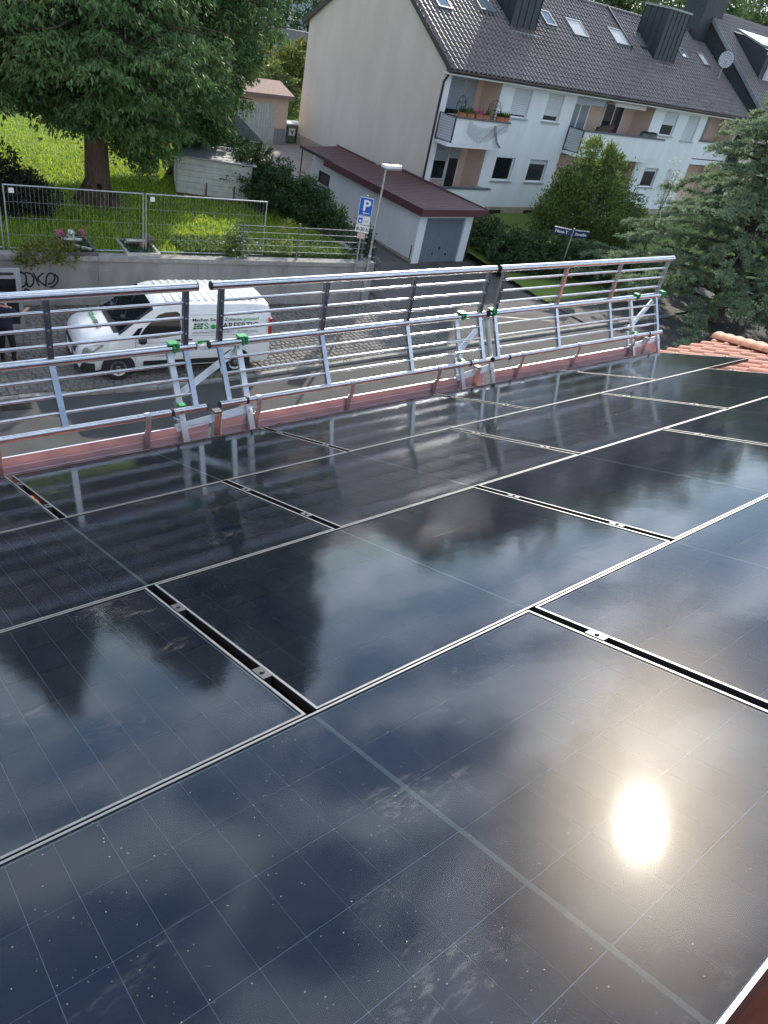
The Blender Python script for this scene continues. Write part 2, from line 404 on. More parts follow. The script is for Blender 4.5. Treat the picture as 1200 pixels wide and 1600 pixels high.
# ---- foliage: many small leaf faces
def leaves(name, Pn, D, L, Wd, mat, parent=None, tone=None, kind=None, face_up=0.0, **kw):
    N = len(Pn); Pn = np.asarray(Pn, float); D = np.asarray(D, float)
    D = D/(np.linalg.norm(D, axis=1, keepdims=True)+1e-9)
    rnd = RNG.normal(size=(N, 3)); rnd[:, 2] *= (1-face_up)
    S = np.cross(D, rnd); S /= (np.linalg.norm(S, axis=1, keepdims=True)+1e-9)
    L = np.broadcast_to(L, (N,))[:, None]; Wd = np.broadcast_to(Wd, (N,))[:, None]
    mid = Pn+D*L*0.45
    vs = np.stack([Pn, mid+S*Wd, Pn+D*L, mid-S*Wd], 1).reshape(-1, 3)
    me = bpy.data.meshes.new(name)
    me.vertices.add(4*N); me.vertices.foreach_set('co', vs.astype(np.float32).ravel())
    me.loops.add(4*N); me.loops.foreach_set('vertex_index', np.arange(4*N, dtype=np.int32))
    me.polygons.add(N); me.polygons.foreach_set('loop_start', np.arange(0, 4*N, 4, dtype=np.int32))
    me.polygons.foreach_set('loop_total', np.full(N, 4, dtype=np.int32))
    me.materials.append(MATS[mat])
    t = RNG.random(N) if tone is None else np.clip(tone+RNG.normal(0, .18, N), 0, 1)
    at = me.attributes.new('tone', 'FLOAT', 'FACE'); at.data.foreach_set('value', t.astype(np.float32))
    me.update(calc_edges=True); me.validate()
    return link(name, me, parent, kind=kind, **kw)
def sph(n):
    d = RNG.normal(size=(n, 3)); return d/np.linalg.norm(d, axis=1, keepdims=True)

# ================================================================== own roof and solar panels
PITCH = R(22); CP, SP = math.cos(PITCH), math.sin(PITCH); EAVE = 6.5
PW, PH = 1.795, 1.1362                                   # panel pitch along and up the roof
def rw(u, v, n=0.0): return Vector((u, v*CP+n*SP, EAVE-v*SP+n*CP))   # v runs down the slope, 0 at the lowest panel edge
ROT_ROOF = (-PITCH, 0, 0)
HIP0 = 10.0
def hip_u(v): return HIP0-(0.65-v)*0.93

own = thing('house', 'own house with red clay tiled hip roof below the solar panels', 'house', (0, 0, 0))
b = MB(); b.face([rw(-7, .60, -.20), rw(hip_u(.60), .60, -.20), rw(hip_u(-6.2), -6.2, -.20), rw(-7, -6.2, -.20)])
b.obj('roof_deck', 'clay_tile', own, fixn=False)
b = MB(); A_ = rw(HIP0, .65, -.21); T_ = rw(hip_u(-6.2), -6.2, -.21)
b.face([A_, (A_.x, A_.y-12.5, A_.z), T_]); b.obj('hip_slope', 'clay_tile', own, fixn=False)
b = MB(); b.face([rw(-7, -6.2, -.22), T_, (A_.x, A_.y-12.5, A_.z), (-7, A_.y-12.5, A_.z)]); b.obj('rear_slope', 'clay_tile', own, fixn=False)
b = MB(); b.b2(-6.8, 9.5, -11.5, 0.12, 0, 5.98); b.obj('wall', 'render_beige', own)
b = MB(); b.b2(-7, 9.85, 0.12, 0.55, 5.92, 5.98); b.obj('soffit', 'wood_batten', own)
b = MB(); k = 12
for i in range(k):
    t0, t1 = math.pi+math.pi*i/k, math.pi+math.pi*(i+1)/k
    p = [(-7, .64+.07*math.cos(t0), 6.0+.07*math.sin(t0)), (10.05, .64+.07*math.cos(t0), 6.0+.07*math.sin(t0)),
         (10.05, .64+.07*math.cos(t1), 6.0+.07*math.sin(t1)), (-7, .64+.07*math.cos(t1), 6.0+.07*math.sin(t1))]
    b.face(p)
b.obj('gutter', 'zinc', own, smooth=True, fixn=False)
def tile_mesh(name, mat, w=.30, l=.40, roll=.038, lift=.022, th=.014):
    prof = [(0, .004), (.06, 0), (.125, 0), (.150, .018), (.185, .030), (.222, .032), (.262, .022), (.30, .004)]
    s = w/.30; b = MB(); n = len(prof)
    for y, dz in ((0, 0), (l, lift)):
        for x, z in prof: b.v.append((x*s, y, z*roll/.032+dz))
    for x, z in prof: b.v.append((x*s, l, z*roll/.032+lift-th))
    for i in range(n-1):
        b.f.append((i, i+1, n+i+1, n+i)); b.f.append((n+i, n+i+1, 2*n+i+1, 2*n+i)); b.mi += [0, 0]
    return b.mesh(name, mat, smooth=True, fixn=False)
tm = tile_mesh('tile', 'clay_tile')
def put_tile(u, v):
    o = link('tile', tm, own, loc=rw(u, v, -.185)); o.rotation_euler = (-PITCH+random.uniform(-.006, .006), 0, random.uniform(-.006, .006))
for c in range(-22, 26):                                   # the two courses along the eave
    for v in (.19, -.15):
        if c*.30+.3 < hip_u(v+.3)+.06: put_tile(c*.30, v)
for c in range(20, 34):                                    # bare tiles beside the panels up to the hip
    for r_ in range(1, 8):
        v = -.09-.34*r_
        if c*.30 > 5.6 and c*.30+.15 < hip_u(v+.3): put_tile(c*.30, v)
for c in range(26, 34):
    for v in (.25, -.09):
        if c*.30+.15 < hip_u(v+.3): put_tile(c*.30, v)
for c in range(-2, 7):                                     # tiles above the top row of panels
    for r_ in range(3): put_tile(c*.30, -4*PH-.42-.34*r_)
def ridge_mesh():
    b = MB(); n = 9
    for y, r_ in ((0, .105), (.36, .128), (.40, .136)):
        for i in range(n):
            t = math.pi*i/(n-1); b.v.append((r_*math.cos(t), y, r_*math.sin(t)*.85))
    for q in range(2):
        for i in range(n-1): b.f.append((q*n+i, q*n+i+1, (q+1)*n+i+1, (q+1)*n+i)); b.mi.append(0)
    b.f.append(tuple(2*n+i for i in range(n))); b.mi.append(0)
    return b.mesh('ridge_tile', 'clay_ridge', smooth=True, fixn=False)
rm = ridge_mesh()
hd = (rw(HIP0, .65)-rw(hip_u(-.35), -.35)); hl = hd.length; hd.normalize()
for i in range(13):
    p = rw(HIP0, .65, -.15)-hd*(.36*i+.38)
    x = hd.cross(Vector((0, 0, 1))).normalized(); z = x.cross(hd)
    o = link('ridge_tile', rm, own); mm = Matrix((x, hd, z)).transposed().to_4x4(); mm.translation = p; o.matrix_local = mm

# ---- panels
SW, SH, LIP = 1.762, 1.130, .009
def ring(b, w, h, t, z0, z1):
    b.b2(-w/2, w/2, h/2-t, h/2, z0, z1); b.b2(-w/2, w/2, -h/2, -h/2+t, z0, z1)
    b.b2(-w/2, -w/2+t, -h/2+t, h/2-t, z0, z1); b.b2(w/2-t, w/2, -h/2+t, h/2-t, z0, z1)
b = MB(); ring(b, SW, SH, LIP, -.032, 0.0); me_frame = b.mesh('frame', 'frame_black')
b = MB(); ring(b, SW-.001, SH-.001, LIP-.001, 0.0003, .0018); me_lip = b.mesh('frame_lip', 'frame_lip')
b = MB(); b.b2(-SW/2+LIP, SW/2-LIP, -SH/2+LIP, SH/2-LIP, -.0042, -.0012); me_glass = bpy.data.meshes.new('glass_pane')
b = MB(); b.face([(-SW/2+LIP, -SH/2+LIP, -.0012), (SW/2-LIP, -SH/2+LIP, -.0012), (SW/2-LIP, SH/2-LIP, -.0012), (-SW/2+LIP, SH/2-LIP, -.0012)])
me_glass = b.mesh('glass_pane', 'solar_glass', fixn=False)
b = MB(); b.b2(-SW/2+LIP, SW/2-LIP, -SH/2+LIP, SH/2-LIP, -.009, -.0066); me_back = b.mesh('backsheet', 'cell_gap')
b = MB(); b.b2(-SW/2+LIP, SW/2-LIP, -.0001, .0001, -.0066, -.0064)
CW, CH = .0943, .1818
b = MB(); b.prism([(-CW/2, -CH/2, 0), (CW/2-.0015, -CH/2, 0), (CW/2, -CH/2+.0015, 0), (CW/2, CH/2-.0015, 0), (CW/2-.0015, CH/2, 0), (-CW/2, CH/2, 0)], (0, 0, .0012))
me_cell = b.mesh('solar_cell', 'solar_cell')
b = MB(); b.b2(-.0062, .0062, -SH/2+LIP, SH/2-LIP, -.0066, -.0050); me_ribbon = b.mesh('centre_ribbon', 'ribbon')
b = MB(); b.b2(-.016, .016, -.035, .035, .0022, .0052); b.b2(-.012, .012, -.03, .03, -.03, .0022)
b.tube((0, 0, .0052), (0, 0, .011), .0075, 8); me_clamp = b.mesh('clamp', 'clamp_grey')
ROWN = {1: 'lowest row', 2: 'second row from the railing', 3: 'third row from the railing', 4: 'nearest row'}
PANELS = {1: [(-2, 'at the left edge'), (0, 'mirroring the left bracket'), (2, 'in the middle, mirroring railing glare'), (4, 'second from the tiled end'), (6, 'last before the red tiles')],
          2: [(-3, 'far left, hardly in view'), (-1, 'leftmost, with faint centre line'), (1, 'under the bright streak of glare'), (3, 'third from left, dark, smudged'), (5, 'at the right end')],
          3: [(-2, 'cut by the left edge'), (0, 'the whole one in mid-picture'), (2, 'right of the middle, smudged'), (4, 'cut by the right edge')],
          4: [(-3, 'mostly outside the lower left'), (-1, 'large foreground one with blazing sun spot'), (1, 'cut by the right edge, bluish')]}
for row, lst in PANELS.items():
    vc = -(row-1)*PH-PH/2
    for u0, desc in lst:
        uc = (u0+1)*PW/2
        t = thing('solar_panel', 'black solar panel of the %s, %s' % (ROWN[row], desc), 'solar panel', rw(uc, vc, 0), rot=ROT_ROOF, group='solar panels on the roof')
        link('frame', me_frame, t); link('frame_lip', me_lip, t); link('glass_pane', me_glass, t)
        link('backsheet', me_back, t); link('centre_ribbon', me_ribbon, t)
        for i in range(18):
            s = -1 if i < 9 else 1; j = i if i < 9 else 17-i
            x = s*(.0075+CW/2+(8-j)*.0957)
            for q in range(6):
                o = link('solar_cell', me_cell, t, loc=(x, (q-2.5)*.1842, -.0064))
                if s < 0: o.scale.x = -1
        for s in (-.30, .30):
            link('clamp', me_clamp, t, loc=(PW/2, s*SH/1.13, 0))
b0 = 0
for row in (1, 2, 3, 4):                                    # mounting rails under the rows
    for s in (-.30, .30):
        b = MB(); v = -(row-1)*PH-PH/2+s
        e = {1: 8.05, 2: 7.05, 3: 6.05, 4: 3.1}[row]*PW/2
        b.beam(rw(-2.9, v, -.053), rw(e, v, -.053), .04, .04, ref=rw(0, 0, 1)-rw(0, 0, 0))
        b.obj('mounting_rail', 'frame_black', own)

# ================================================================== guard rail at the eave
BOT = (.50, 6.445); MID = (.735, 6.855); TOP = (.755, 7.325)
def lerp(a, b, t): return (a[0]+(b[0]-a[0])*t, a[1]+(b[1]-a[1])*t)
def guard(xs, x0, x1, label):
    t = thing('guard_rail', label, 'guard rail', (x0, BOT[0], BOT[1]), group='guard rails along the eave')
    def p(x, yz): return Vector((x-x0, yz[0]-BOT[0], yz[1]-BOT[1]))
    for nm, yz, r_ in (('top_rail', TOP, .033), ('middle_rail', MID, .032), ('bottom_rail', BOT, .026)):
        b = MB(); b.tube(p(x0, yz), p(x1, yz), r_, 20); o = b.obj(nm, 'alu', t, smooth=True)
        for x, d in ((x0, -1), (x1, 1)):
            b = MB(); b.tube(p(x-.002*d, yz), p(x+.006*d, yz), r_+.001, 16); c = b.obj('end_cap', 'black_rubber', o, smooth=True)
    for x in xs:
        b = MB(); b.beam(p(x, lerp(BOT, MID, .04)), p(x, lerp(BOT, MID, .96)), .042, .030, ref=(0, 1, 0)); b.obj('lower_post', 'alu', t)
        b = MB(); b.beam(p(x, lerp(MID, TOP, .04)), p(x, lerp(MID, TOP, .96)), .042, .036, ref=(0, 1, 0)); o = b.obj('upper_post', 'alu', t)
        for f_ in (.25, .5, .75):
            b = MB(); q = p(x, lerp(MID, TOP, f_)); b.tube(q+V(0, -.024, 0), q+V(0, -.017, 0), .006, 8); b.obj('bolt', 'alu_dull', o)
    for a_, c_ in ((BOT, MID), (MID, TOP)):
        for f_ in (.25, .5, .75):
            q = lerp(a_, c_, f_); b = MB(); b.tube(p(xs[0], q), p(xs[-1], q), .0125, 12); b.obj('bar', 'alu', t, smooth=True)
    for x in (xs[0]+.16, xs[-1]-.2):
        b = MB(); q = p(x, BOT); b.tube(q+V(-.009, 0, 0), q+V(.009, 0, 0), .032, 14)
        o = b.obj('clamp_ring', 'black_rubber', t); b = MB(); b.path([q+V(0, -.03, -.03), q+V(.03, -.05, -.045), q+V(.07, -.05, -.05)], .006, 6); b.obj('clamp_lever', 'alu', o)
    return t
guard([-1.46, -.475, .51, 1.50], -1.55, 1.585, 'shiny aluminium guard rail at the left edge, in front of the van')
guard([1.79, 2.77, 3.755, 4.74], 1.705, 4.825, 'shiny aluminium guard rail in the middle, with sun glints on its bars')
guard([4.97, 5.985, 6.995, 8.01], 4.885, 8.10, 'shiny aluminium guard rail on the right, ending at the cedar')
NRM = Vector((0, .41, -.235)).normalized()
def lp(x, s, off): return Vector((x, BOT[0]+.235*s, BOT[1]+.41*s))+NRM*off
def bracket(xa, xb, label):
    t = thing('rail_bracket', label, 'bracket', ((xa+xb)/2, .55, 6.1), group='aluminium brackets carrying the guard rails')
    O = Vector(t.location)
    def q(x, s, off=.075): return lp(x, s, off)-O
    for x, s0 in ((xa, -.55), (xb, -.7)):
        b = MB(); b.beam(q(x, s0), q(x, 1.02), .05, .03, ref=NRM); b.obj('upright', 'alu_dull', t)
    b = MB(); b.beam(q(xa-.02, .98, .10), q(xb+.03, .98, .10), .05, .03, ref=NRM); b.obj('top_bar', 'alu_dull', t)
    b = MB(); b.beam(q(xa-.06, -.28, .10), q(xb+.03, -.16, .10), .06, .03, ref=NRM); b.obj('bottom_bar', 'alu_dull', t)
    b = MB(); b.beam(q(xa, .22, .125), q(xb, .86, .125), .05, .025, ref=NRM); b.obj('brace', 'alu_dull', t)
    xc = (xa+xb)/2
    b = MB(); b.beam(q(xa+.02, .15, .16), q(xa+.02, -.75, .16), .05, .03, ref=NRM); b.obj('rear_strut', 'alu_dull', t)
    f_ = MB(); c = Vector((xc, .515, 6.1))-O
    f_.b2(c.x-.03, c.x+.03, c.y-.02, c.y+.035, c.z, c.z+.27); o = f_.obj('foot_post', 'alu_dull', t)
    b = MB(); b.b2(c.x-.034, c.x+.034, c.y-.024, c.y+.039, c.z+.27, c.z+.282); b.obj('post_cap', 'black_rubber', o)
    for dx in (-.02, .022):
        b = MB(); b.tube((c.x+dx, c.y-.021, c.z+.255), (c.x+dx, c.y-.035, c.z+.255), .008, 8); b.obj('bolt', 'alu', o)
    for x in (xa, xb):
        b = MB(); m_ = Vector((x, MID[0], MID[1]))-O
        pts = []
        for i in range(9):
            a_ = R(-30+i*30); pts.append(m_+V(0, math.cos(a_)*.040, math.sin(a_)*.040))
        b.path(pts, .011, 6); b.box(m_+V(.0, .0, .045), (.075, .06, .014)); b.box(m_+V(.03, -.03, .02), (.02, .02, .06)); b.obj('green_clip', 'green_clip', t)
    b = MB(); b.box(q(xa, .05, .04), (.05, .05, .06)); b.obj('green_clip', 'green_clip', t)
    for s in (.9, -.2):
        b = MB(); w_ = q(xb, s, .055); b.tube(w_, w_-NRM*.012, .009, 8); b.obj('bolt', 'alu', t)
bracket(1.40, 1.99, 'aluminium bracket between the left and middle guard rails, before the van')
bracket(4.48, 4.93, 'aluminium bracket between the middle and right guard rails')
bracket(7.56, 8.13, 'aluminium bracket at the right end of the guard rails, by the cedar')
def toe(x0, x1, straps, label):
    t = thing('toe_board', label, 'toe board', (x0, .5, 6.13), group='toe boards below the guard rails')
    b = MB(); b.b2(0, x1-x0, -.004, .004, 0, .165); b.b2(0, x1-x0, -.009, -.004, .155, .165); b.b2(0, x1-x0, -.007, -.004, .03, .036)
    b.b2(0, x1-x0, -.007, -.004, .085, .089); o = b.obj('board', 'alu_toe', t); o.rotation_euler.x = -.11
    for x in straps:
        b = MB(); b.b2(x-x0-.021, x-x0+.021, -.014, -.0095, -.005, .20)
        for i in range(8):
            a0 = R(180+25*i); a1 = R(205+25*i)
            b.face([(x-x0-.021, .0+.030*math.cos(a0), .315-.030*math.sin(a0)), (x-x0+.021, .030*math.cos(a0), .315-.030*math.sin(a0)),
                    (x-x0+.021, .030*math.cos(a1), .315-.030*math.sin(a1)), (x-x0-.021, .030*math.cos(a1), .315-.030*math.sin(a1))])
        b.b2(x-x0-.021, x-x0+.021, -.033, -.029, .19, .315)
        o = b.obj('strap', 'galv', t)
        for dx, z in ((0, .03), (0, .06), (0, .10), (.008, .14)):
            b = MB(); b.tube((x-x0+dx, -.014, z), (x-x0+dx, -.018, z), .005, 6); b.obj('rivet', 'alu', o)
toe(-1.60, 1.62, (-.9, .05, 1.10), 'metal toe board with reddish sheen on the left, ending at the first bracket')
toe(1.74, 4.83, (2.05, 3.02, 4.10), 'metal toe board with reddish sheen in the middle, between two brackets')
toe(4.96, 8.20, (5.35, 6.35, 7.5), 'metal toe board with reddish sheen on the right, ending by the tiles')

# ================================================================== ground, street, wall
sheet('ground', [(-150, -110, -.02), (230, -110, -.02), (230, 42, -.02), (-150, 42, -.02)], 'asphalt_old')
b = MB()
gx_ = np.linspace(-148, 228, 25); gy_ = np.linspace(40, 190, 16)
def hillz(x, y): return .86+max(0, y-42)*.055+max(0, y-90)*.03+1.2*math.sin(x*.03+1)*min(1, (y-40)/60)
for i in range(24):
    for j in range(15):
        q = [(gx_[i], gy_[j]), (gx_[i+1], gy_[j]), (gx_[i+1], gy_[j+1]), (gx_[i], gy_[j+1])]
        b.face([(x, y, hillz(x, y)) for x, y in q])
b.obj('hill', 'lawn', kind='structure', fixn=False, smooth=True)
KL = [(-40, 15.6), (3.0, 12.15), (6.2, 11.72), (9, 11.64), (16.4, 11.68), (60, 11.68)]   # kerb line
sheet('road', [(-60, .9, -.004)]+[(60, .9, -.004)]+[(x, y, -.004) for x, y in reversed(KL)]+[(-60, 17.2, -.004)], 'asphalt')
def wall_y(x): return 17.32-(x-5.0)*.158
# kerb stones one by one
ki = 0
kerb = thing('kerb', 'low worn kerb of grey stones between the road and the cobbled strip', 'kerb', (0, 0, 0))
for (x0, y0), (x1, y1) in zip(KL[:-1], KL[1:]):
    d = Vector((x1-x0, y1-y0, 0)); n = max(1, int(d.length/1.0)); u_ = d.normalized()
    for i in range(n):
        p0 = Vector((x0, y0, 0))+d*(i/n); p1 = Vector((x0, y0, 0))+d*((i+1)/n)
        if p1.x < 1 or p0.x > 30: continue
        b = MB(); c = (p0+p1)/2; rot = Matrix.Rotation(math.atan2(d.y, d.x), 3, 'Z')
        b.box((c.x, c.y+.07, -.04+random.uniform(-.008, .01)), ((p1-p0).length-.015, .14, .22), rot); b.obj('kerb_stone', 'kerb_stone', kerb)
strip = sheet('cobbled_strip', [(-40, 15.75, .012), (3.0, 12.30, .012), (6.2, 11.87, .012), (9, 11.79, .012), (16.6, 11.83, .012), (16.6, 15.7, .012), (15.4, 15.72, .012), (-20, 21.2, .012)], 'joint_sand')
b = MB()
def cob(cx, cy, w, h, rot):
    k = len(b.v); z0, z1 = .004, .034+random.uniform(-.007, .009); c_, s_ = math.cos(rot), math.sin(rot)
    tx, ty = random.uniform(-.05, .05), random.uniform(-.05, .05)
    for sc, z in ((1, z0), (.96, z1-.012), (.74, z1)):
        for px, py in ((-1, -1), (1, -1), (1, 1), (-1, 1)):
            x, y = px*w/2*sc, py*h/2*sc; b.v.append((cx+x*c_-y*s_, cy+x*s_+y*c_, z+x*tx+y*ty))
    for l_ in (0, 4):
        for i in range(4):
            j = (i+1) % 4; b.f.append((k+l_+i, k+l_+j, k+l_+4+j, k+l_+4+i)); b.mi.append(0)
    b.f.append((k+8, k+9, k+10, k+11)); b.mi.append(0)
def kerb_y(x):
    for (x0, y0), (x1, y1) in zip(KL[:-1], KL[1:]):
        if x0 <= x <= x1: return y0+(y1-y0)*(x-x0)/(x1-x0)
    return 12
yy = 11.8; r_ = 0
while yy < 17.2:
    xx = 1.6+(r_ % 2)*.09
    while xx < 16.5:
        w_ = random.uniform(.15, .21)
        if kerb_y(xx) + .24 < yy < wall_y(min(xx, 15.4))-.12: cob(xx+w_/2, yy, w_-.016, .158, random.uniform(-.05, .05))
        xx += w_
    yy += .172; r_ += 1
b.obj('cobbles', 'cobble', strip, kind='stuff', fixn=False)
# pavement / side street on the right
sheet('driveway', [(16.62, 11.84, .004), (24.4, 11.84, .004), (24.4, 19.4, .004), (20.6, 19.4, .004), (16.9, 18.0, .004), (16.62, 15.9, .004)], 'asphalt_old')
sheet('pavement', [(24.4, 11.84, .05), (60, 11.84, .05), (60, 14.2, .05), (24.4, 14.2, .05)], 'asphalt_old')
sheet('front_garden', [(24.3, 14.2, .08), (70, 14.2, .08), (70, 24.1, .62), (24.3, 24.1, .62)], 'lawn')
sheet('path', [(16.4, 18.0, .008), (20.78, 18.9, .008), (20.78, 27, .25), (16.4, 27, .25)], 'asphalt_old')
sheet('yard', [(13.5, 27, .26), (25.1, 27, .26), (25.1, 35.2, .9), (25.1, 42, .93), (13.5, 42, .93), (13.5, 35.2, .9)], 'yard_paving')
lawn = sheet('lawn', [(-30, wall_y(-30)+.2, 1.45), (15.5, wall_y(15.5)+.2, 1.45), (15.7, 24, 1.45), (15.7, 30.0, 1.5), (12.6, 42, 1.5), (-30, 42, 1.5)], 'lawn')
# retaining wall
wallt = thing('retaining_wall', 'stained grey concrete retaining wall behind the white van', 'wall', (0, 0, 0))
ang = math.atan2(-.158, 1); rotw = Matrix.Rotation(ang, 3, 'Z')
x0w, x1w = -14.0, 15.55
segs = np.linspace(x0w, x1w, 11)
for i in range(10):
    xa, xb = segs[i], segs[i+1]
    b = MB(); ya, yb = wall_y(xa), wall_y(xb)
    b.prism([(xa, ya, 0), (xb-.008, yb, 0), (xb-.008, yb+.28, 0), (xa, ya+.28, 0)], (0, 0, 1.36)); b.obj('wall_section', 'concrete', wallt)
    b = MB(); b.prism([(xa, ya-.05, 1.362), (xb-.012, yb-.05, 1.362), (xb-.012, yb+.32, 1.362), (xa, ya+.32, 1.362)], (0, 0, .13)); b.obj('coping_stone', 'coping', wallt)
b = MB(); b.prism([(15.56, wall_y(15.55)-.02, 0), (15.86, wall_y(15.55)-.02, 0), (16.3, 25.5, 0), (16.0, 25.5, 0)], (0, 0, 1.5)); b.obj('return_wall', 'concrete', wallt)
# graffiti scribble sprayed on the wall
gr = thing('graffiti', 'black sprayed graffiti scribble on the concrete wall left of the van', 'graffiti', (4.52, wall_y(4.52), 0), rz=ang)
def scribble(pts, closed=False, w=.046):
    P_ = [Vector(p) for p in pts]; out = []
    n = len(P_)
    for i in range(n-1):
        p0, p1, p2, p3 = P_[max(i-1, 0)], P_[i], P_[i+1], P_[min(i+2, n-1)]
        for k in range(6):
            t = k/6; out.append(.5*((2*p1)+(-p0+p2)*t+(2*p0-5*p1+4*p2-p3)*t*t+(-p0+3*p1-3*p2+p3)*t**3))
    out.append(P_[-1]); b = MB()
    for a_, c_ in zip(out[:-1], out[1:]):
        d = (c_-a_); d = d/(d.length+1e-6); nn = Vector((-d.y, d.x))*w/2
        b.face([(q.x, -.004, q.y) for q in (a_-d*.004-nn, c_+d*.004-nn, c_+d*.004+nn, a_-d*.004+nn)])
    b.obj('paint_stroke', 'spray_black', gr, fixn=False)
V2 = lambda x, y: Vector((x, y))
gx0 = -.06
for st in ([(.00, .62), (.06, .86), (.20, .98), (.30, .88), (.28, .66), (.16, .56), (.04, .64), (.10, .9), (.2, 1.02)],
           [(.28, .98), (.42, .96), (.50, .80), (.44, .62), (.34, .58), (.30, .72)],
           [(.50, .98), (.56, .80), (.62, .60)], [(.76, .98), (.60, .80), (.82, .58)],
           [(.80, .62), (.84, .88), (.96, .98), (1.06, .86), (.98, .70), (.86, .66)],
           [(1.06, .96), (1.14, .80), (1.02, .60), (.90, .56)],
           [(.26, 1.30), (.34, 1.20), (.30, 1.10)], [(.46, 1.16), (.56, 1.25), (.66, 1.24)],
           [(.04, .30), (.06, .50), (.16, .46), (.14, .28)], [(.22, .30), (.25, .50), (.36, .44), (.34, .28)], [(.48, .30), (.60, .46), (.76, .40), (.9, .46)]):
    scribble([V2(gx0+p[0], p[1]) for p in st])
# drain grate in the gutter
dg_ = thing('drain_grate', 'black slotted drain grate in the road gutter', 'drain', (2.86, 11.92, 0), rz=-.12)
b = MB(); b.b2(-.32, .32, -.19, .19, -.003, .006); b.obj('grate_frame', 'iron_grate', dg_)
for i in range(9):
    b = MB(); b.b2(-.28+i*.064, -.28+i*.064+.03, -.16, .16, .007, .016); b.obj('grate_bar', 'iron_grate', dg_)

# ================================================================== construction fence, garden fence
def site_fence(x0, x1, label, h=1.75, mesh=True, left=True):
    y0, y1 = wall_y(x0)+.42, wall_y(x1)+.42; L_ = math.hypot(x1-x0, y1-y0)
    t = thing('site_fence', label, 'fence', (x0, y0, 1.45), rz=math.atan2(y1-y0, x1-x0), group='mobile mesh fence panels on the wall')
    for nm, a_, c_ in (('frame_tube', (0, 0, h), (L_, 0, h)), ('frame_tube', (0, 0, .08), (L_, 0, .08)), ('frame_tube', (0, 0, 0), (0, 0, h+.02)), ('frame_tube', (L_, 0, 0), (L_, 0, h+.02))):
        b = MB(); b.tube(a_, c_, .021, 8); b.obj(nm, 'galv', t, smooth=True)
    b = MB(); k = int(L_/.105)
    for i in range(1, k): b.tube((L_*i/k, 0, .08), (L_*i/k, 0, h), .0028, 4, cap=False)
    for z in (.45, .9, 1.32): b.tube((0, .004, z), (L_, .004, z), .003, 4, cap=False)
    b.obj('wire_mesh', 'galv', t, kind='stuff', fixn=False)
    b = MB(); b.b2(.12, .25, -.012, -.006, h-.2, h-.07); b.obj('plate', 'sign_white', t)
site_fence(2.0, 4.38, 'mobile mesh fence panel at the left edge, overgrown, beside the dark hedge')
site_fence(4.52, 8.12, 'mobile wire mesh fence panel in front of the tree trunk')
site_fence(8.20, 11.9, 'mobile wire mesh fence panel on the right, ending near the white shed')
gf = thing('garden_fence', 'low green double wire garden fence on the wall by the parking sign', 'fence', (10.75, wall_y(10.75)+.2, 1.45), rz=ang)
L_ = 4.75/math.cos(ang)
for x in (.35, 2.25, 4.7):
    b = MB(); b.b2(x-.025, x+.025, -.025, .025, 0, 1.17); o = b.obj('post', 'pole_green', gf); b = MB(); b.b2(x-.03, x+.03, -.03, .03, 1.172, 1.20); b.obj('post_cap', 'black_plastic', o)
for z in (.08, .28, .48, .68, .88, 1.08):
    b = MB(); b.tube((.2, -.032, z), (L_, -.032, z), .006, 6); b.obj('wire', 'galv', gf)
b = MB()
for i in range(int(L_/.055)): b.tube((.2+i*.055, -.022, .03), (.2+i*.055, -.022, 1.12), .0024, 4, cap=False)
b.obj('vertical_wires', 'pole_green', gf, kind='stuff', fixn=False)

# grave plots behind the fence
def plot(x, y, label, kind_):
    t = thing('grave_plot', label, 'grave plot', (x, y, 1.45), rz=-.12, group='stone edged plots behind the fence')
    for a_ in ((-.5, .5, -.62, -.54), (-.5, .5, .54, .62), (-.5, -.42, -.54, .54), (.42, .5, -.54, .54)):
        b = MB(); b.b2(*a_, 0, .13); b.obj('edge_stone', 'granite' if kind_ else 'stone_pale', t)
    b = MB(); b.b2(-.42, .42, -.54, .54, 0, .05); b.obj('soil_bed', 'soil', t)
    b = MB(); rot = Matrix.Rotation(R(-35), 3, 'X'); b.box((-.1, .1, .2), (.55, .5, .07), rot); s_ = b.obj('slab', 'stone_pale', t)
    for i in range(3):
        b = MB(); b.box(V(-.1, .1, .2)+rot @ V(0, .14-.13*i, .037), (.36-.08*i, .045, .006), rot); b.obj('inscription', 'stone_letter', s_)
    if kind_:
        b = MB(); b.box((.12, -.25, .17), (.6, .09, .05), Matrix.Rotation(R(-38), 3, 'Z')); b.obj('stone_bar', 'stone_pale', t)
        for i in range(5):
            b = MB(); p_ = V(-.32+.15*i, .36+.07*math.sin(i*2), .1); b.lathe([(.03, 0), (.07, .1), (.075, .14), (.0, .14)], p_, 10); b.obj('pot', 'black_plastic', t)
            n = 90; c = np.array(p_)+np.array([0, 0, .24]); leaves('flowers', c+sph(n)*.10, sph(n), .06, .025, ('flower_pink', 'leaf_bush', 'flower_white', 'leaf_yellow', 'flower_pink')[i], t)
    else:
        b = MB(); b.prism([(.1, .25, .1), (.5, .25, .1), (.5, .25, .32), (.28, .25, .46), (.1, .25, .34)], (0, .08, 0)); b.obj('headstone', 'granite', t)
        b = MB(); b.lathe([(.05, .05), (.09, .2), (.08, .26), (.0, .26)], (.1, -.1, 0), 12); b.obj('urn', 'terracotta', t)
    n = 240; c = np.stack([RNG.uniform(-.4, .4, n), RNG.uniform(-.5, .5, n), RNG.uniform(.05, .12, n)], 1)
    leaves('plants', c, sph(n)+np.array([0, 0, 1.2]), .14, .03, 'leaf_hedge', t)
plot(6.28, 17.75, 'cluttered grave plot with dark edging, pots and flowers behind the fence', True)
plot(8.1, 17.55, 'grave plot with a tilted white inscribed slab and grey headstone', False)

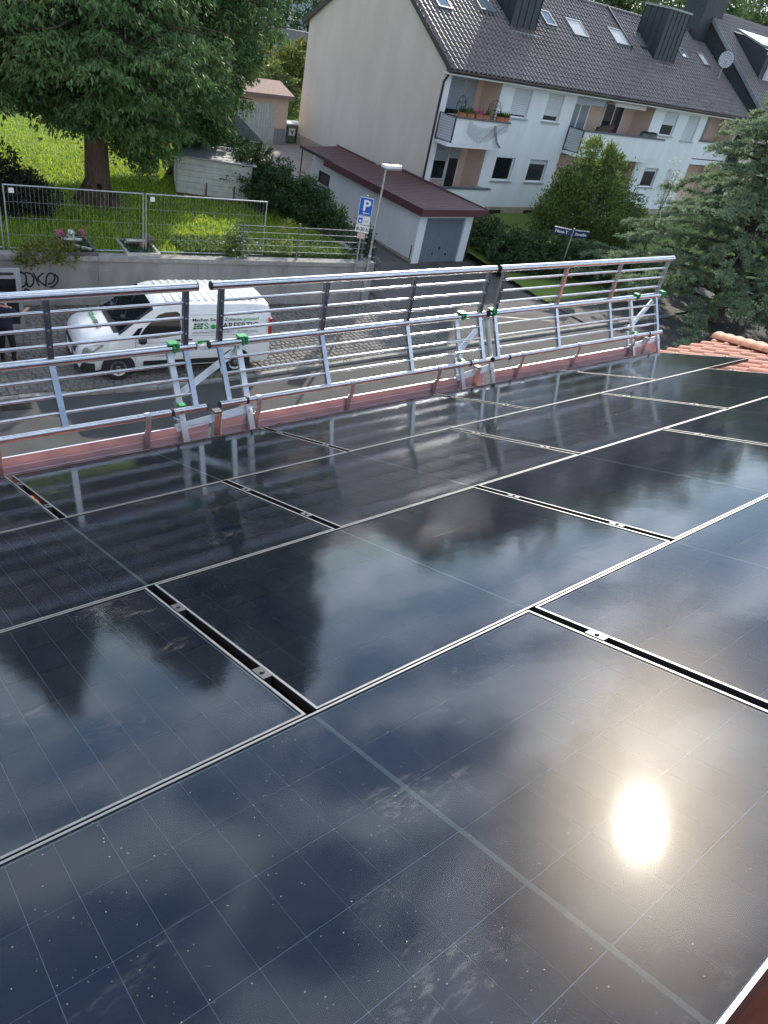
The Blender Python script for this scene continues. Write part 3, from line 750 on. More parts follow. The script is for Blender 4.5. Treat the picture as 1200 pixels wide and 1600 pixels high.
# ---- lawn grass
n = 70000
gxs = RNG.uniform(2, 15.6, n); gys = 17.0+(RNG.random(n)**1.3)*17
keep = gys > (17.32-(gxs-5)*.158)+.5
gxs, gys = gxs[keep], gys[keep]; n = len(gxs)
leaves('grass', np.stack([gxs, gys, np.full(n, 1.44)], 1), np.stack([RNG.normal(0, .35, n), RNG.normal(0, .35, n), np.ones(n)], 1), RNG.uniform(.07, .2, n), .018, 'grass', label='short sunlit grass in the garden behind the fence', kind='stuff')
n = 9000
gxs = RNG.uniform(9.4, 15.2, n); gys = 17.32-(gxs-5)*.158+RNG.uniform(.45, 1.9, n)
leaves('ground_cover', np.stack([gxs, gys, 1.44+RNG.random(n)*.14], 1), sph(n)+np.array([0, 0, .8]), .12, .045, 'leaf_bush', label='leafy ground cover along the top of the wall', kind='stuff')

# ================================================================== garage
gar = thing('garage', 'white rendered garage with maroon corrugated roof and grey door', 'garage', (20.8, 19.1, 0))
gw, gd, gh = 3.15, 6.7, 2.12
b = MB(); b.b2(0, .18, 0, gd, .0, gh); b.b2(gw-.18, gw, 0, gd, 0, gh); b.b2(.18, gw-.18, gd-.18, gd, 0, gh)
b.obj('wall', 'render_white', gar)
b = MB(); b.b2(.18, .42, 0, .2, 0, gh); b.b2(gw-.42, gw-.18, 0, .2, 0, gh); b.b2(.42, gw-.42, 0, .2, 1.92, gh); b.obj('front_wall', 'render_white', gar)
b = MB(); b.b2(-.02, -.002, 0, gd, -.02, .16); b.obj('plinth', 'plinth', gar)
dr = MB(); dr.b2(.42, gw-.42, .10, .14, 0, 1.92); dr = dr.obj('garage_door', 'garage_grey', gar)
for i in range(15):
    b = MB(); x = .50+i*.148; b.b2(x, x+.125, .092, .0995, .04, 1.88); b.obj('door_rib', 'garage_grey', dr)
for dx, z in ((-.35, .38), (.0, .62), (.45, .33)):
    b = MB(); b.tube((gw/2+dx, .09, z), (gw/2+dx, .07, z), .045, 10); b.obj('door_vent' if z != .62 else 'handle', 'black_plastic', dr)
b = MB(); rx0, rx1, ry0, ry1 = -.3, gw+.38, -.38, gd+.2; zf, zb = 2.34, 2.26
def rz_(y): return zf+(zb-zf)*(y-ry0)/(ry1-ry0)
ny = 150
prof = []
for i in range(ny+1):
    y = ry0+(ry1-ry0)*i/ny; ph = (i % 5)
    prof.append((y, rz_(y)+(.0, .028, .034, .028, 0.0)[ph]))
for (ya, za), (yb, zb2) in zip(prof[:-1], prof[1:]): b.face([(rx0, ya, za), (rx1, ya, za), (rx1, yb, zb2), (rx0, yb, zb2)])
b.obj('roof_sheet', 'maroon_sheet', gar, fixn=False)
for nm, a_ in (('fascia', (rx0-.04, rx0, ry0-.04, ry1, 2.10, 2.41)), ('fascia', (rx0, rx1, ry0-.04, ry0, 2.10, 2.385)), ('fascia', (rx1, rx1+.04, ry0-.04, ry1, 2.10, 2.40))):
    b = MB(); b.b2(*a_); b.obj(nm, 'maroon_trim', gar)
b = MB(); b.b2(rx0, rx1, ry0, ry1, 2.122, 2.2); b.obj('soffit', 'pvc_white', gar)
b = MB(); b.tube((gw+.06, -.02, 0), (gw+.06, -.02, 2.2), .035, 8); b.obj('downpipe', 'iron', gar, smooth=True)
b = MB(); b.b2(-.012, -.004, .12, .17, .1, .75); b.obj('wall_slot', 'iron', gar)
# entrance canopy against the gable
can = thing('entrance_canopy', 'dark red corrugated canopy over the side entrance behind the garage', 'canopy', (21.3, 25.95, .2))
b = MB(); ny = 48
for i in range(ny):
    ya, yb = 3.3*i/ny, 3.3*(i+1)/ny; za, zb2 = (.03 if i % 4 in (1, 2) else 0), (.03 if (i+1) % 4 in (1, 2) else 0)
    b.face([(0, ya, 1.95+za), (2.15, ya, 2.06+za), (2.15, yb, 2.06+zb2), (0, yb, 1.95+zb2)])
b.obj('roof_sheet', 'maroon_sheet', can, fixn=False)
b = MB(); b.b2(-.05, -.001, -.03, 3.33, 1.86, 2.0); b.obj('edge_trim', 'gutter_dark', can)
b = MB(); b.b2(2.151, 2.2, -.03, 3.33, 1.95, 2.14); b.obj('edge_trim', 'maroon_trim', can)
b = MB(); b.b2(.7, 2.1, .15, 3.2, 0, 1.94); b.obj('porch_wall', 'render_white', can)
f_ = MB(); f_.b2(.67, .699, 1.3, 2.5, .5, 1.5); f_ = f_.obj('window', 'pvc_white', can); b = MB(); b.b2(.66, .669, 1.36, 2.44, .56, 1.1); b.obj('pane', 'glass_dark', f_)
for y in (.1, 3.2):
    b = MB(); b.tube((.04, y, -.1), (.04, y, 1.95), .03, 8); b.obj('post', 'iron', can)
for z in (.35, .8):
    b = MB(); b.beam((.04, .1, z), (.04, 3.2, z), .03, .03); b.obj('rail', 'iron', can)

# ================================================================== apartment house
HX0, HX1, HY0, HY1, HZ = 25.0, 52.6, 24.0, 35.4, 7.12
RP = math.tan(R(31.6)); YM = (HY0+HY1)/2
hs = thing('apartment_house', 'long apartment house with beige gable, white front and brown tiled roof', 'house', (0, 0, 0))
wh = lambda x0, x1, z0, z1: (x0, x1, z0, z1)
WINU = [(29.8, 31.15, 5.28, 6.58), (32.4, 33.7, 5.28, 6.58), (43.3, 44.8, 5.28, 6.58), (45.9, 47.3, 5.15, 6.58)]
WINL = [(29.75, 31.2, 2.28, 3.43), (32.4, 33.9, 2.28, 3.43), (43.3, 44.8, 2.28, 3.43), (45.9, 47.3, 2.28, 3.43)]
LOGG = [(25.45, 28.85, 4.18, 6.95), (25.45, 28.85, 1.15, 3.78), (34.7, 42.1, 4.18, 6.95), (34.7, 42.1, 1.15, 3.78), (48.1, 52.2, 4.18, 6.95), (48.1, 52.2, 1.15, 3.78)]
holes = WINU+WINL+LOGG
def holed(xs0, xs1, z0, z1, holes, y):
    xs = sorted({xs0, xs1, *[h[0] for h in holes], *[h[1] for h in holes]}); zs = sorted({z0, z1, *[h[2] for h in holes], *[h[3] for h in holes]})
    b = MB()
    for xa, xb in zip(xs[:-1], xs[1:]):
        for za, zb in zip(zs[:-1], zs[1:]):
            cx, cz = (xa+xb)/2, (za+zb)/2
            if any(h[0] < cx < h[1] and h[2] < cz < h[3] for h in holes): continue
            b.face([(xa, y, za), (xb, y, za), (xb, y, zb), (xa, y, zb)])
    return b
b = holed(HX0, HX1, .95, HZ, holes, HY0)
for x0, x1, z0, z1 in WINU+WINL:
    d = .2
    for p in ([(x0, 0), (x0, 1)], [(x1, 0), (x1, 1)]):
        x = p[0][0]; b.face([(x, HY0, z0), (x, HY0+d, z0), (x, HY0+d, z1), (x, HY0, z1)])
    for z in (z0, z1): b.face([(x0, HY0, z), (x1, HY0, z), (x1, HY0+d, z), (x0, HY0+d, z)])
b.obj('front_wall', 'render_white', hs, fixn=False)
b = MB(); b.face([(HX0, HY0, .55), (HX0, HY1, .55), (HX0, HY1, HZ+.05), (HX0, YM, HZ+.1+RP*(YM-HY0)), (HX0, HY0, HZ+.05)]); b.obj('gable_wall', 'render_beige', hs, fixn=False)
b = MB(); b.face([(HX0, HY1, .3), (HX1, HY1, .3), (HX1, HY1, HZ), (HX0, HY1, HZ)]); b.face([(HX1, HY0, .3), (HX1, HY1, .3), (HX1, HY1, HZ), (HX1, YM, HZ+RP*(YM-HY0)), (HX1, HY0, HZ)]); b.obj('rear_wall', 'render_beige', hs, fixn=False)
b = MB(); b.b2(HX0-.015, HX1, HY0-.03, HY0-.002, .2, .949); b.b2(HX0-.02, HX0-.003, HY0, HY1, .2, 1.5); b.obj('plinth', 'plinth', hs)
for x in (30.2, 33.0, 44):
    b = MB(); b.b2(x, x+.9, HY0-.045, HY0-.032, .38, .8); b.obj('cellar_window', 'glass_dark', hs)
def window(parent, x0, x1, z0, z1, y, shut=0.0, mull=0, glass='glass_dark', shm='shutter', sill=True):
    f = MB(); t_ = .06
    f.b2(x0, x1, y-.02, y+.05, z1-t_, z1); f.b2(x0, x1, y-.02, y+.05, z0, z0+t_); f.b2(x0, x0+t_, y-.02, y+.05, z0+t_, z1-t_); f.b2(x1-t_, x1, y-.02, y+.05, z0+t_, z1-t_)
    for i in range(mull):
        xm = x0+(x1-x0)*(i+1)/(mull+1); f.b2(xm-.035, xm+.035, y-.02, y+.05, z0+t_, z1-t_)
    w_ = f.obj('window', 'pvc_white', parent)
    g = MB(); g.b2(x0+t_, x1-t_, y+.01, y+.02, z0+t_, z1-t_); g.obj('pane', glass, w_)
    if shut > 0:
        s_ = MB(); zb = z1-(z1-z0)*shut; k = max(2, int((z1-zb)/.075))
        for i in range(k):
            za, zt = zb+(z1-zb)*i/k, zb+(z1-zb)*(i+1)/k; s_.prism([(x0+.02, y-.03, za+.004), (x0+.02, y-.055, (za+zt)/2), (x0+.02, y-.03, zt-.004)], (x1-x0-.04, 0, 0))
        s_.b2(x0+.02, x1-.02, y-.034, y-.0301, zb, z1); s_.obj('roller_shutter', shm, w_)
    if sill:
        s_ = MB(); s_.b2(x0-.08, x1+.08, HY0-.09, y-.021, z0-.05, z0-.004); s_.obj('sill', 'sill', w_)
    return w_
for (x0, x1, z0, z1), sh in zip(WINU, (.90, .80, .55, 1.0)): window(hs, x0, x1, z0, z1, HY0+.14, sh)
for (x0, x1, z0, z1), sh in zip(WINL, (0, .22, .2, .9)): window(hs, x0, x1, z0, z1, HY0+.14, sh)
# loggias: recess boxes
def recess(x0, x1, z0, z1, d=1.3, wl='render_peach'):
    b = MB()
    b.face([(x0, HY0+d, z0), (x1, HY0+d, z0), (x1, HY0+d, z1), (x0, HY0+d, z1)])
    b.face([(x0, HY0, z0), (x0, HY0+d, z0), (x0, HY0+d, z1), (x0, HY0, z1)]); b.face([(x1, HY0, z0), (x1, HY0+d, z0), (x1, HY0+d, z1), (x1, HY0, z1)])
    o = b.obj('loggia', wl, hs, fixn=False)
    c = MB(); c.b2(x0, x1, HY0, HY0+d, z1, z1+.04); c.b2(x0, x1, HY0, HY0+d, z0-.04, z0); c.obj('loggia_slab', 'render_white', o)
    return o
for L in LOGG: recess(*L)
yb_ = HY0+1.24
window(hs, 25.6, 27.55, 4.9, 6.75, yb_, .86, 0, sill=False, shm='shutter_grey'); window(hs, 27.6, 28.4, 4.2, 6.75, yb_, .9, 0, sill=False, shm='shutter_grey')
window(hs, 25.6, 27.5, 1.9, 3.7, yb_, .5, 1, sill=False, shm='shutter_grey'); window(hs, 27.55, 28.35, 1.2, 3.7, yb_, .3, 0, sill=False, shm='shutter_grey')
window(hs, 34.75, 36.4, 4.25, 6.3, HY0+.3, 0, 1, glass='glass_sky', sill=False); window(hs, 39.0, 40.9, 4.2, 6.45, yb_, 0, 1, sill=False)
b = MB(); b.b2(34.72, 37.3, HY0+.05, HY0+.12, 6.32, 6.93); b.obj('wind_screen', 'shutter_grey', hs)
b = MB(); b.prism([(38.3, HY0+.35, 6.62), (38.3, HY0+.12, 6.42), (38.3, HY0+.10, 6.62), (38.3, HY0+.3, 6.78)], (3.0, 0, 0)); b.obj('awning', 'pvc_white', hs)
window(hs, 38.6, 40.2, 1.2, 3.6, yb_, 0, 1, sill=False); window(hs, 48.5, 50.6, 4.3, 6.5, yb_, .95, 0, sill=False, shm='shutter_grey')
# balconies
def balcony(x0, x1, z0, z1, side=True, y=HY0-.92, flush=False):
    o = MB(); o.b2(x0+.02, x1, y, y+.12, z0, z1); o.b2(x1-.12, x1, y+.12, HY0-.002, z0, z1)
    o = o.obj('balcony', 'render_white', hs)
    s_ = MB(); s_.b2(x0-.25, x1, y+.02, HY0-.004, z0-.16, z0-.002); s_.obj('balcony_slab', 'render_white', o)
    s_ = MB(); s_.b2(x0-.04, x1+.04, y-.05, y+.17, z1+.002, z1+.07); s_.obj('parapet_cap', 'parapet_cap', o)
    if side:
        fr = MB(); xa = x0-.28
        for p0, p1 in (((xa, HY0-.03, z0), (x0, y+.06, z0)), ((xa, HY0-.03, z1+.05), (x0, y+.06, z1+.05)), ((xa, HY0-.03, z0), (xa, HY0-.03, z1+.05)), ((x0, y+.06, z0), (x0, y+.06, z1+.05))): fr.beam(p0, p1, .04, .04)
        fr = fr.obj('side_frame', 'iron', o)
        pn = MB(); A0 = Vector((xa, HY0-.03, 0)); B0 = Vector((x0, y+.06, 0))
        for i in range(9):
            for j in range(9):
                a_ = A0.lerp(B0, .06+.098*i); c_ = A0.lerp(B0, .06+.098*i+.07); za = z0+.08+(z1-z0-.1)*j/9
                pn.face([(a_.x, a_.y, za), (c_.x, c_.y, za), (c_.x, c_.y, za+.075), (a_.x, a_.y, za+.075)])
        pn.obj('lattice_panel', 'shutter', fr, kind='stuff', fixn=False)
        g = MB(); a_, c_ = A0.lerp(B0, .03)+V(.02, 0, 0), A0.lerp(B0, .97)+V(.02, 0, 0)
        g.face([(a_.x, a_.y, z0+.04), (c_.x, c_.y, z0+.04), (c_.x, c_.y, z1), (a_.x, a_.y, z1)]); g.obj('infill', 'shutter_grey', fr, fixn=False)
    return o
bal1 = balcony(25.45, 29.05, 4.06, 5.12)
bal2 = balcony(35.0, 42.7, 4.06, 5.16)
bal3 = balcony(25.5, 28.9, .9, 2.02, side=False, y=HY0-.86)
bal5 = balcony(35.0, 42.7, .9, 2.02, side=False)
b = MB(); b.b2(48.12, 52.18, HY0+.0, HY0+.12, 4.2, 5.2); o = b.obj('parapet', 'render_white', hs); b = MB(); b.b2(48.05, 52.2, HY0-.05, HY0+.17, 5.202, 5.27); b.obj('parapet_cap', 'parapet_cap', o)
# downpipe
b = MB(); b.path([(25.0, 23.55, 7.02), (24.98, 23.75, 6.7), (24.93, 23.9, 6.4), (24.93, 23.92, 5.0), (24.93, 23.92, .6)], .055, 8); b.obj('downpipe', 'gutter_dark', hs, smooth=True)
b = MB(); b.path([(52.4, 23.5, 7.02), (52.4, 23.8, 6.6), (52.4, 23.9, 6.2), (52.4, 23.9, .6)], .055, 8); b.obj('downpipe', 'gutter_dark', hs, smooth=True)
# roof
ov = .48
def rp_(x, y, up_=0.0):
    return Vector((x, y, HZ+.15+RP*(y-HY0)+up_))
roof = MB()
e0, e1 = HY0-ov, YM
roof.prism([(HX0-.12, e0, HZ+.10-RP*ov), (HX0-.12, YM, HZ+.10+RP*(YM-HY0)), (HX0-.12, HY1+ov, HZ+.10-RP*ov), (HX0-.12, HY1+ov, HZ-.04-RP*ov), (HX0-.12, YM, HZ-.06+RP*(YM-HY0)), (HX0-.12, e0, HZ-.04-RP*ov)], (HX1-HX0+.1, 0, 0))
roof = roof.obj('roof', 'roof_brown', hs)
b = MB(); b.b2(HX0-.1, HX1, HY0-ov+.02, HY0-.002, HZ-.40, HZ-.33); b.obj('eave_soffit', 'pvc_white', roof)
b = MB(); k = 8
for i in range(k):
    t0, t1 = math.pi+math.pi*i/k, math.pi+math.pi*(i+1)/k; cy, cz, r_ = e0-.06, HZ+.06-RP*ov, .08
    b.face([(HX0-.14, cy+r_*math.cos(t0), cz+r_*math.sin(t0)), (HX1, cy+r_*math.cos(t0), cz+r_*math.sin(t0)), (HX1, cy+r_*math.cos(t1), cz+r_*math.sin(t1)), (HX0-.14, cy+r_*math.cos(t1), cz+r_*math.sin(t1))])
b.obj('gutter', 'gutter_dark', roof, smooth=True, fixn=False)
for y0_, y1_ in ((e0, YM), (HY1+ov, YM)):
    b = MB(); b.beam((HX0-.14, y0_, HZ+.06-RP*ov), (HX0-.14, y1_, HZ+.08+RP*(YM-HY0)), .05, .22, ref=(0, 0, 1)); b.obj('verge_board', 'gutter_dark', roof)
htm = tile_mesh('roof_tile', 'roof_brown', w=.30, l=.42, roll=.085, lift=.035, th=.03)
a33 = R(31.6); nx = int((HX1-HX0+.05)/.30); sl = (YM-e0)/math.cos(a33); nr = int(sl/.345)+1
cand = []
for r_ in range(nr):
    for c in range(nx):
        s0 = r_*.345; y = e0-.02+(s0+.40)*math.cos(a33)
        if y > YM+.1: continue
        cand.append((HX0-.06+c*.30, y, HZ+.115-RP*ov+(s0+.40)*math.sin(a33)))
cand.sort(key=lambda p: (Vector(p)-CAM).length)
rot33 = Matrix.Rotation(a33, 3, 'X') @ Matrix.Rotation(math.pi, 3, 'Z')
# tile mesh runs +y = down the slope, so turn it to face -y
base = np.array([v.co[:] for v in htm.vertices]); base = base*np.array([1, -1, 1])
Rx = np.array(Matrix.Rotation(a33, 3, 'X')); base = base @ Rx.T
fl = [tuple(p.vertices) for p in htm.polygons]
mer = bpy.data.meshes.new('roof_tile'); mer.from_pydata([tuple(v) for v in base], [], [f[::-1] for f in fl]); mer.materials.append(MATS['roof_brown']); mer.polygons.foreach_set('use_smooth', [True]*len(fl)); mer.set_sharp_from_angle(angle=R(50))
for p in cand[:300]: link('roof_tile', mer, roof, loc=p)
vv, ff = [], []
for p in cand[300:]:
    k = len(vv); vv += [tuple(v+np.array(p)+np.array([0, 0, random.uniform(-.004, .004)])) for v in base]; ff += [tuple(k+i for i in f[::-1]) for f in fl]
me = bpy.data.meshes.new('roof_tiles'); me.from_pydata(vv, [], ff); me.materials.append(MATS['roof_brown']); me.polygons.foreach_set('use_smooth', [True]*len(ff)); me.set_sharp_from_angle(angle=R(50))
link('roof_tiles', me, roof, kind='stuff')
for i in range(68):
    b = MB(); x = HX0-.1+i*.405; b.lathe([(.10, 0), (.115, .39), (.125, .40), (.125, .42)], (x, YM, HZ+.20+RP*(YM-HY0)), 10, 'x'); b.obj('ridge_cap', 'roof_brown', roof, smooth=True, fixn=False)
def on_roof(parent, x0, x1, y0, y1, nm, pane):
    c = V((x0+x1)/2, (y0+y1)/2, HZ+.16+RP*((y0+y1)/2-HY0)+.05); w_, l_ = x1-x0, (y1-y0)/math.cos(a33); rot = Matrix.Rotation(a33, 3, 'X')
    b = MB()
    for cc, ss in (((-w_/2+.04, 0), (.08, l_)), ((w_/2-.04, 0), (.08, l_)), ((0, -l_/2+.04), (w_-.16, .08)), ((0, l_/2-.04), (w_-.16, .08))):
        b.box(c+rot @ V(cc[0], cc[1], .02), (ss[0], ss[1], .12), rot)
    o = b.obj(nm, 'zinc', parent)
    b = MB(); b.box(c+rot @ V(0, 0, .04), (w_-.17, l_-.17, .02), rot); b.obj('pane', pane, o)
    b = MB(); b.box(c+rot @ V(0, -l_/2-.1, .0), (w_+.1, .2, .03), rot); b.obj('flashing', 'sheet_dark', o)
for x0, x1, y0, y1, g in ((26.2, 27.1, 26.7, 27.9, 'glass_sky'), (29.3, 30.3, 27.15, 28.4, 'glass_sky'), (34.35, 35.2, 27.2, 28.1, 'glass_sky'), (36.5, 37.8, 26.95, 28.0, 'curtain'), (40.5, 41.9, 27.05, 28.1, 'curtain'), (43.2, 44.0, 27.3, 28.2, 'glass_sky'), (47.8, 48.5, 27.2, 27.9, 'glass_sky'), (50.2, 50.95, 27.0, 27.9, 'curtain')):
    on_roof(roof, x0, x1, y0, y1, 'skylight', g)
def stack(x0, x1, y0, y1, zt, nm='chimney'):
    zb = HZ+.05+RP*(y0-HY0)
    b = MB(); b.b2(x0, x1, y0, y1, zb, zt); o = b.obj(nm, 'sheet_dark', roof)
    k = int((x1-x0)/.42)
    for i in range(k+1):
        b = MB(); x = x0+(x1-x0)*i/k; b.b2(x-.012, x+.012, y0-.03, y0-.001, zb, zt-.02); b.obj('seam', 'sheet_dark', o)
    k = int((y1-y0)/.42)
    for i in range(k+1):
        b = MB(); y = y0+(y1-y0)*i/k; b.b2(x0-.03, x0-.001, y-.012, y+.012, zb+.05, zt-.02); b.obj('seam', 'sheet_dark', o)
    b = MB(); b.b2(x0-.08, x1+.08, y0-.08, y1+.08, zt+.002, zt+.10); b.obj('cap', 'zinc', o)
    b = MB(); b.b2(x0-.12, x1+.12, y0-.35, y0-.05, zb-.20, zb-.02); b.obj('flashing', 'zinc', o)
stack(31.1, 33.0, 26.65, 28.4, 11.9); stack(43.9, 46.1, 26.6, 28.4, 11.45)
b = MB(); b.beam((42.0, HY0+3, HZ+.3+RP*3), (42.0, YM, HZ+.3+RP*(YM-HY0)), .18, .08); b.obj('firewall_cap', 'sheet_dark', roof)
# satellite dish
ds = thing('satellite_dish', 'pale satellite dish on the tiled roof beside the slate gable', 'satellite dish', (51.2, 26.2, HZ+.25+RP*2.2))
b = MB(); b.tube((0, 0, -.1), (0, 0, .9), .03, 8); b.obj('mast', 'galv', ds)
b = MB()
axis = Vector((-.75, -.55, .35)).normalized(); sx = axis.cross(V(0, 0, 1)).normalized(); sy = sx.cross(axis)
for q in range(4):
    for i in range(18):
        pts = []
        for rr, ii in ((q, i), (q+1, i), (q+1, i+1), (q, i+1)):
            r_ = .46*rr/4; t_ = 2*math.pi*ii/18; pts.append(V(0, 0, 1.0)+sx*(r_*math.cos(t_))+sy*(r_*math.sin(t_)*1.1)+axis*(.45*r_*r_))
        b.face(pts)
o = b.obj('dish', 'bin_lid', ds, fixn=False, smooth=True)
sm = o.modifiers.new('solid', 'SOLIDIFY'); sm.thickness = .02
b = MB(); b.tube(V(0, 0, .6), V(0, 0, .75)+axis*.55, .018, 6); b.obj('arm', 'galv', ds); b = MB(); b.tube(V(0, 0, .75)+axis*.5, V(0, 0, .78)+axis*.66, .05, 8); b.obj('receiver', 'bin_lid', ds)

# things on the balconies
for i, x in enumerate((25.75, 26.3, 26.85, 27.3, 28.3, 28.7)):
    lab = ('first', 'second', 'third', 'fourth', 'fifth', 'last')[i]
    t = thing('flower_box', 'terracotta flower box on the upper left balcony, %s from the corner' % lab, 'flower box', (x, HY0-.86, 5.195), group='flower boxes on the balcony parapet')
    b = MB(); b.prism([(-.2, -.07, 0), (-.22, -.09, .18), (-.22, .09, .18), (-.2, .07, 0)], (.42, 0, 0)); b.obj('box', 'terracotta', t)
    n = 130; leaves('plant', np.stack([RNG.uniform(-.18, .2, n), RNG.uniform(-.06, .06, n), np.full(n, .17)], 1), sph(n)+np.array([0, 0, 1.0]), RNG.uniform(.08, .34, n), .02, ('leaf_hedge', 'leaf_bush', 'flower_pink', 'leaf_bush', 'leaf_hedge', 'leaf_yellow')[i], t)
for i, (x, tw) in enumerate(((25.95, .2), (28.2, -.3))):
    t = thing('iron_plant_stand', ('scrolled black iron plant stand at the corner end of the balcony', 'scrolled black iron plant stand at the window end of the balcony')[i], 'plant stand', (x, HY0-.5, 4.062), rz=tw, group='iron plant stands')
    for dx in (-.35, 0, .35):
        b = MB(); b.tube((dx, 0, 0), (dx, 0, 1.75+.2*math.cos(dx*4)), .012, 6); b.obj('rod', 'iron', t)
    b = MB(); b.path([(-.35, 0, 1.5), (-.2, 0, 1.85), (0, 0, 1.95), (.2, 0, 1.85), (.35, 0, 1.5)], .014, 6); b.obj('arch', 'iron', t)
    for z in (1.2, 1.5):
        b = MB(); b.beam((-.35, 0, z), (.35, 0, z), .02, .02); b.obj('crossbar', 'iron', t)
    for dx in (-.18, .18):
        b = MB(); b.path([V(dx+.09*math.cos(a_)*(1-a_/14), 0, 1.66+.09*math.sin(a_)*(1-a_/14)) for a_ in np.linspace(0, 9, 20)], .008, 5); b.obj('scroll', 'iron', t)
# torn net hanging over the balcony
nt = MB(); nx_, ny_ = 26, 9
G_ = [[V(26.2+2.7*i/nx_, HY0-1.0-.03*math.sin(i*.8+j), 5.10-.42*math.sin(math.pi*min(1, i/nx_*1.15))*(.35+.5*(1-i/nx_))-j*(.02+.055*(1-abs(i/nx_-.35)))) for j in range(ny_+1)] for i in range(nx_+1)]
for i in range(nx_+1):
    for j in range(ny_): nt.tube(G_[i][j], G_[i][j+1], .0045, 3, cap=False)
for j in range(ny_+1):
    for i in range(nx_): nt.tube(G_[i][j], G_[i+1][j], .0045, 3, cap=False)
for a_ in range(4): nt.path([(27.9+.04*a_, HY0-1.02, 4.98), (28.05+.05*a_, HY0-1.03, 4.6), (28.3+.04*a_, HY0-1.02, 4.25), (28.6+.05*a_, HY0-1.02, 4.05)], .012, 5)
nt.obj('balcony_net', 'net_grey', fixn=False, label='torn grey net sagging over the upper left balcony front', cat='net')
for i, x in enumerate((40.6, 41.4)):
    t = thing('planter_box', ('left', 'right')[i]+' one of two dark planter boxes on the long balcony parapet', 'planter', (x, HY0-.86, 5.235), group='dark planters on the long balcony')
    b = MB(); b.prism([(-.34, -.09, 0), (-.37, -.11, .2), (-.37, .11, .2), (-.34, .09, 0)], (.7, 0, 0)); b.obj('box', 'parapet_cap', t)
    n = 160; leaves('plant', np.stack([RNG.uniform(-.3, .32, n), RNG.uniform(-.06, .06, n), np.full(n, .18)], 1), sph(n)+np.array([0, 0, .7]), .14, .025, 'leaf_yew', t)
t = thing('folded_lounger', 'folded dark brown lounger standing on the long balcony', 'lounger', (38.2, HY0+.2, 4.2))
b = MB(); b.box((0, 0, .75), (1.5, .18, .55), Matrix.Rotation(.1, 3, 'Y')); b.obj('cushion', 'wood_batten', t); b = MB(); b.box((.1, 0, 1.1), (1.2, .14, .25), Matrix.Rotation(-.12, 3, 'Y')); b.obj('backrest', 'wood_batten', t)
for x in (-.6, .6):
    b = MB(); b.tube((x, 0, 0), (x, 0, .6), .02, 6); b.obj('leg', 'iron', t)

# ================================================================== second house
h2 = thing('slate_gable_house', 'taller attached house with dark slate gable, solar collectors and dormer', 'house', (0, 0, 0))
X2 = 52.62; R2 = lambda y: 12.25+(y-29.7)*.705
b = MB(); b.face([(X2, 23.2, .3), (X2, 35.4, .3), (X2, 35.4, 8), (X2, 29.7, R2(29.7)-.1), (X2, 23.2, R2(23.2)-.1)]); b.obj('slate_gable', 'slate', h2, fixn=False)
b = MB(); b.b2(X2+.01, 75, 23.2, 35.4, .3, 7.2); b.obj('wall', 'render_beige', h2)
b = MB(); b.prism([(X2-.15, 22.9, R2(22.9)), (X2-.15, 29.7, R2(29.7)), (X2-.15, 36.4, R2(22.9)), (X2-.15, 36.4, R2(22.9)-.18), (X2-.15, 29.7, R2(29.7)-.2), (X2-.15, 22.9, R2(22.9)-.18)], (23, 0, 0)); rf2 = b.obj('roof', 'roof_brown', h2)
a2 = math.atan(.705); Rx2 = np.array(Matrix.Rotation(a2, 3, 'X')); base2 = (np.array([v.co[:] for v in htm.vertices])*np.array([1, -1, 1])) @ Rx2.T
vv, ff = [], []
for r_ in range(24):
    for c in range(40):
        s0 = r_*.345+.40; y = 22.88+s0*math.cos(a2)
        if y > 29.8: continue
        p = np.array([X2-.12+c*.30, y, R2(22.9)+.01+s0*math.sin(a2)]); k = len(vv)
        vv += [tuple(v+p) for v in base2]; ff += [tuple(k+i for i in f[::-1]) for f in fl]
me = bpy.data.meshes.new('roof_tiles'); me.from_pydata(vv, [], ff); me.materials.append(MATS['roof_brown']); link('roof_tiles', me, rf2, kind='stuff')
b = MB(); b.beam((X2-.18, 22.9, R2(22.9)-.02), (X2-.18, 29.7, R2(29.7)-.02), .05, .24); b.obj('verge_trim', 'zinc', rf2)
b = MB(); b.b2(X2-1.5, X2+.9, 29.0, 30.6, 10.4, 13.0); o = b.obj('chimney', 'slate', h2)
for x in (X2-1.0, X2-.2):
    b = MB(); b.tube((x, 29.8, 13.0), (x, 29.8, 13.45), .12, 12); b.obj('flue', 'zinc', o)
rot2 = Matrix.Rotation(a2, 3, 'X')
b = MB(); b.prism([(54.3, 25.2, R2(25.2)+.02), (54.3, 28.6, R2(28.6)+.02), (54.3, 25.2, R2(25.2)+1.7)], (8.5, 0, 0))
dm = b.obj('dormer', 'sheet_dark', h2)
window(dm, 54.9, 57.0, 9.15, 10.35, 25.14, .95, 0, sill=False); window(dm, 57.6, 59.6, 9.15, 10.35, 25.14, .5, 0, sill=False)
b = MB(); b.b2(54.1, 63, 24.9, 25.18, 10.55, 10.75); b.obj('dormer_eave', 'pvc_white', dm)
for i in range(4):
    x = 54.25+i*1.32; b = MB(); rotc = Matrix.Rotation(R(14), 3, 'X')
    b.box((x+.63, 27.0, 11.28), (1.24, 2.35, .10), rotc); o = b.obj('collector_frame', 'zinc', h2)
    b = MB(); b.box((x+.63, 26.98, 11.338), (1.15, 2.25, .012), rotc); b.obj('collector_glass', 'collector', o)

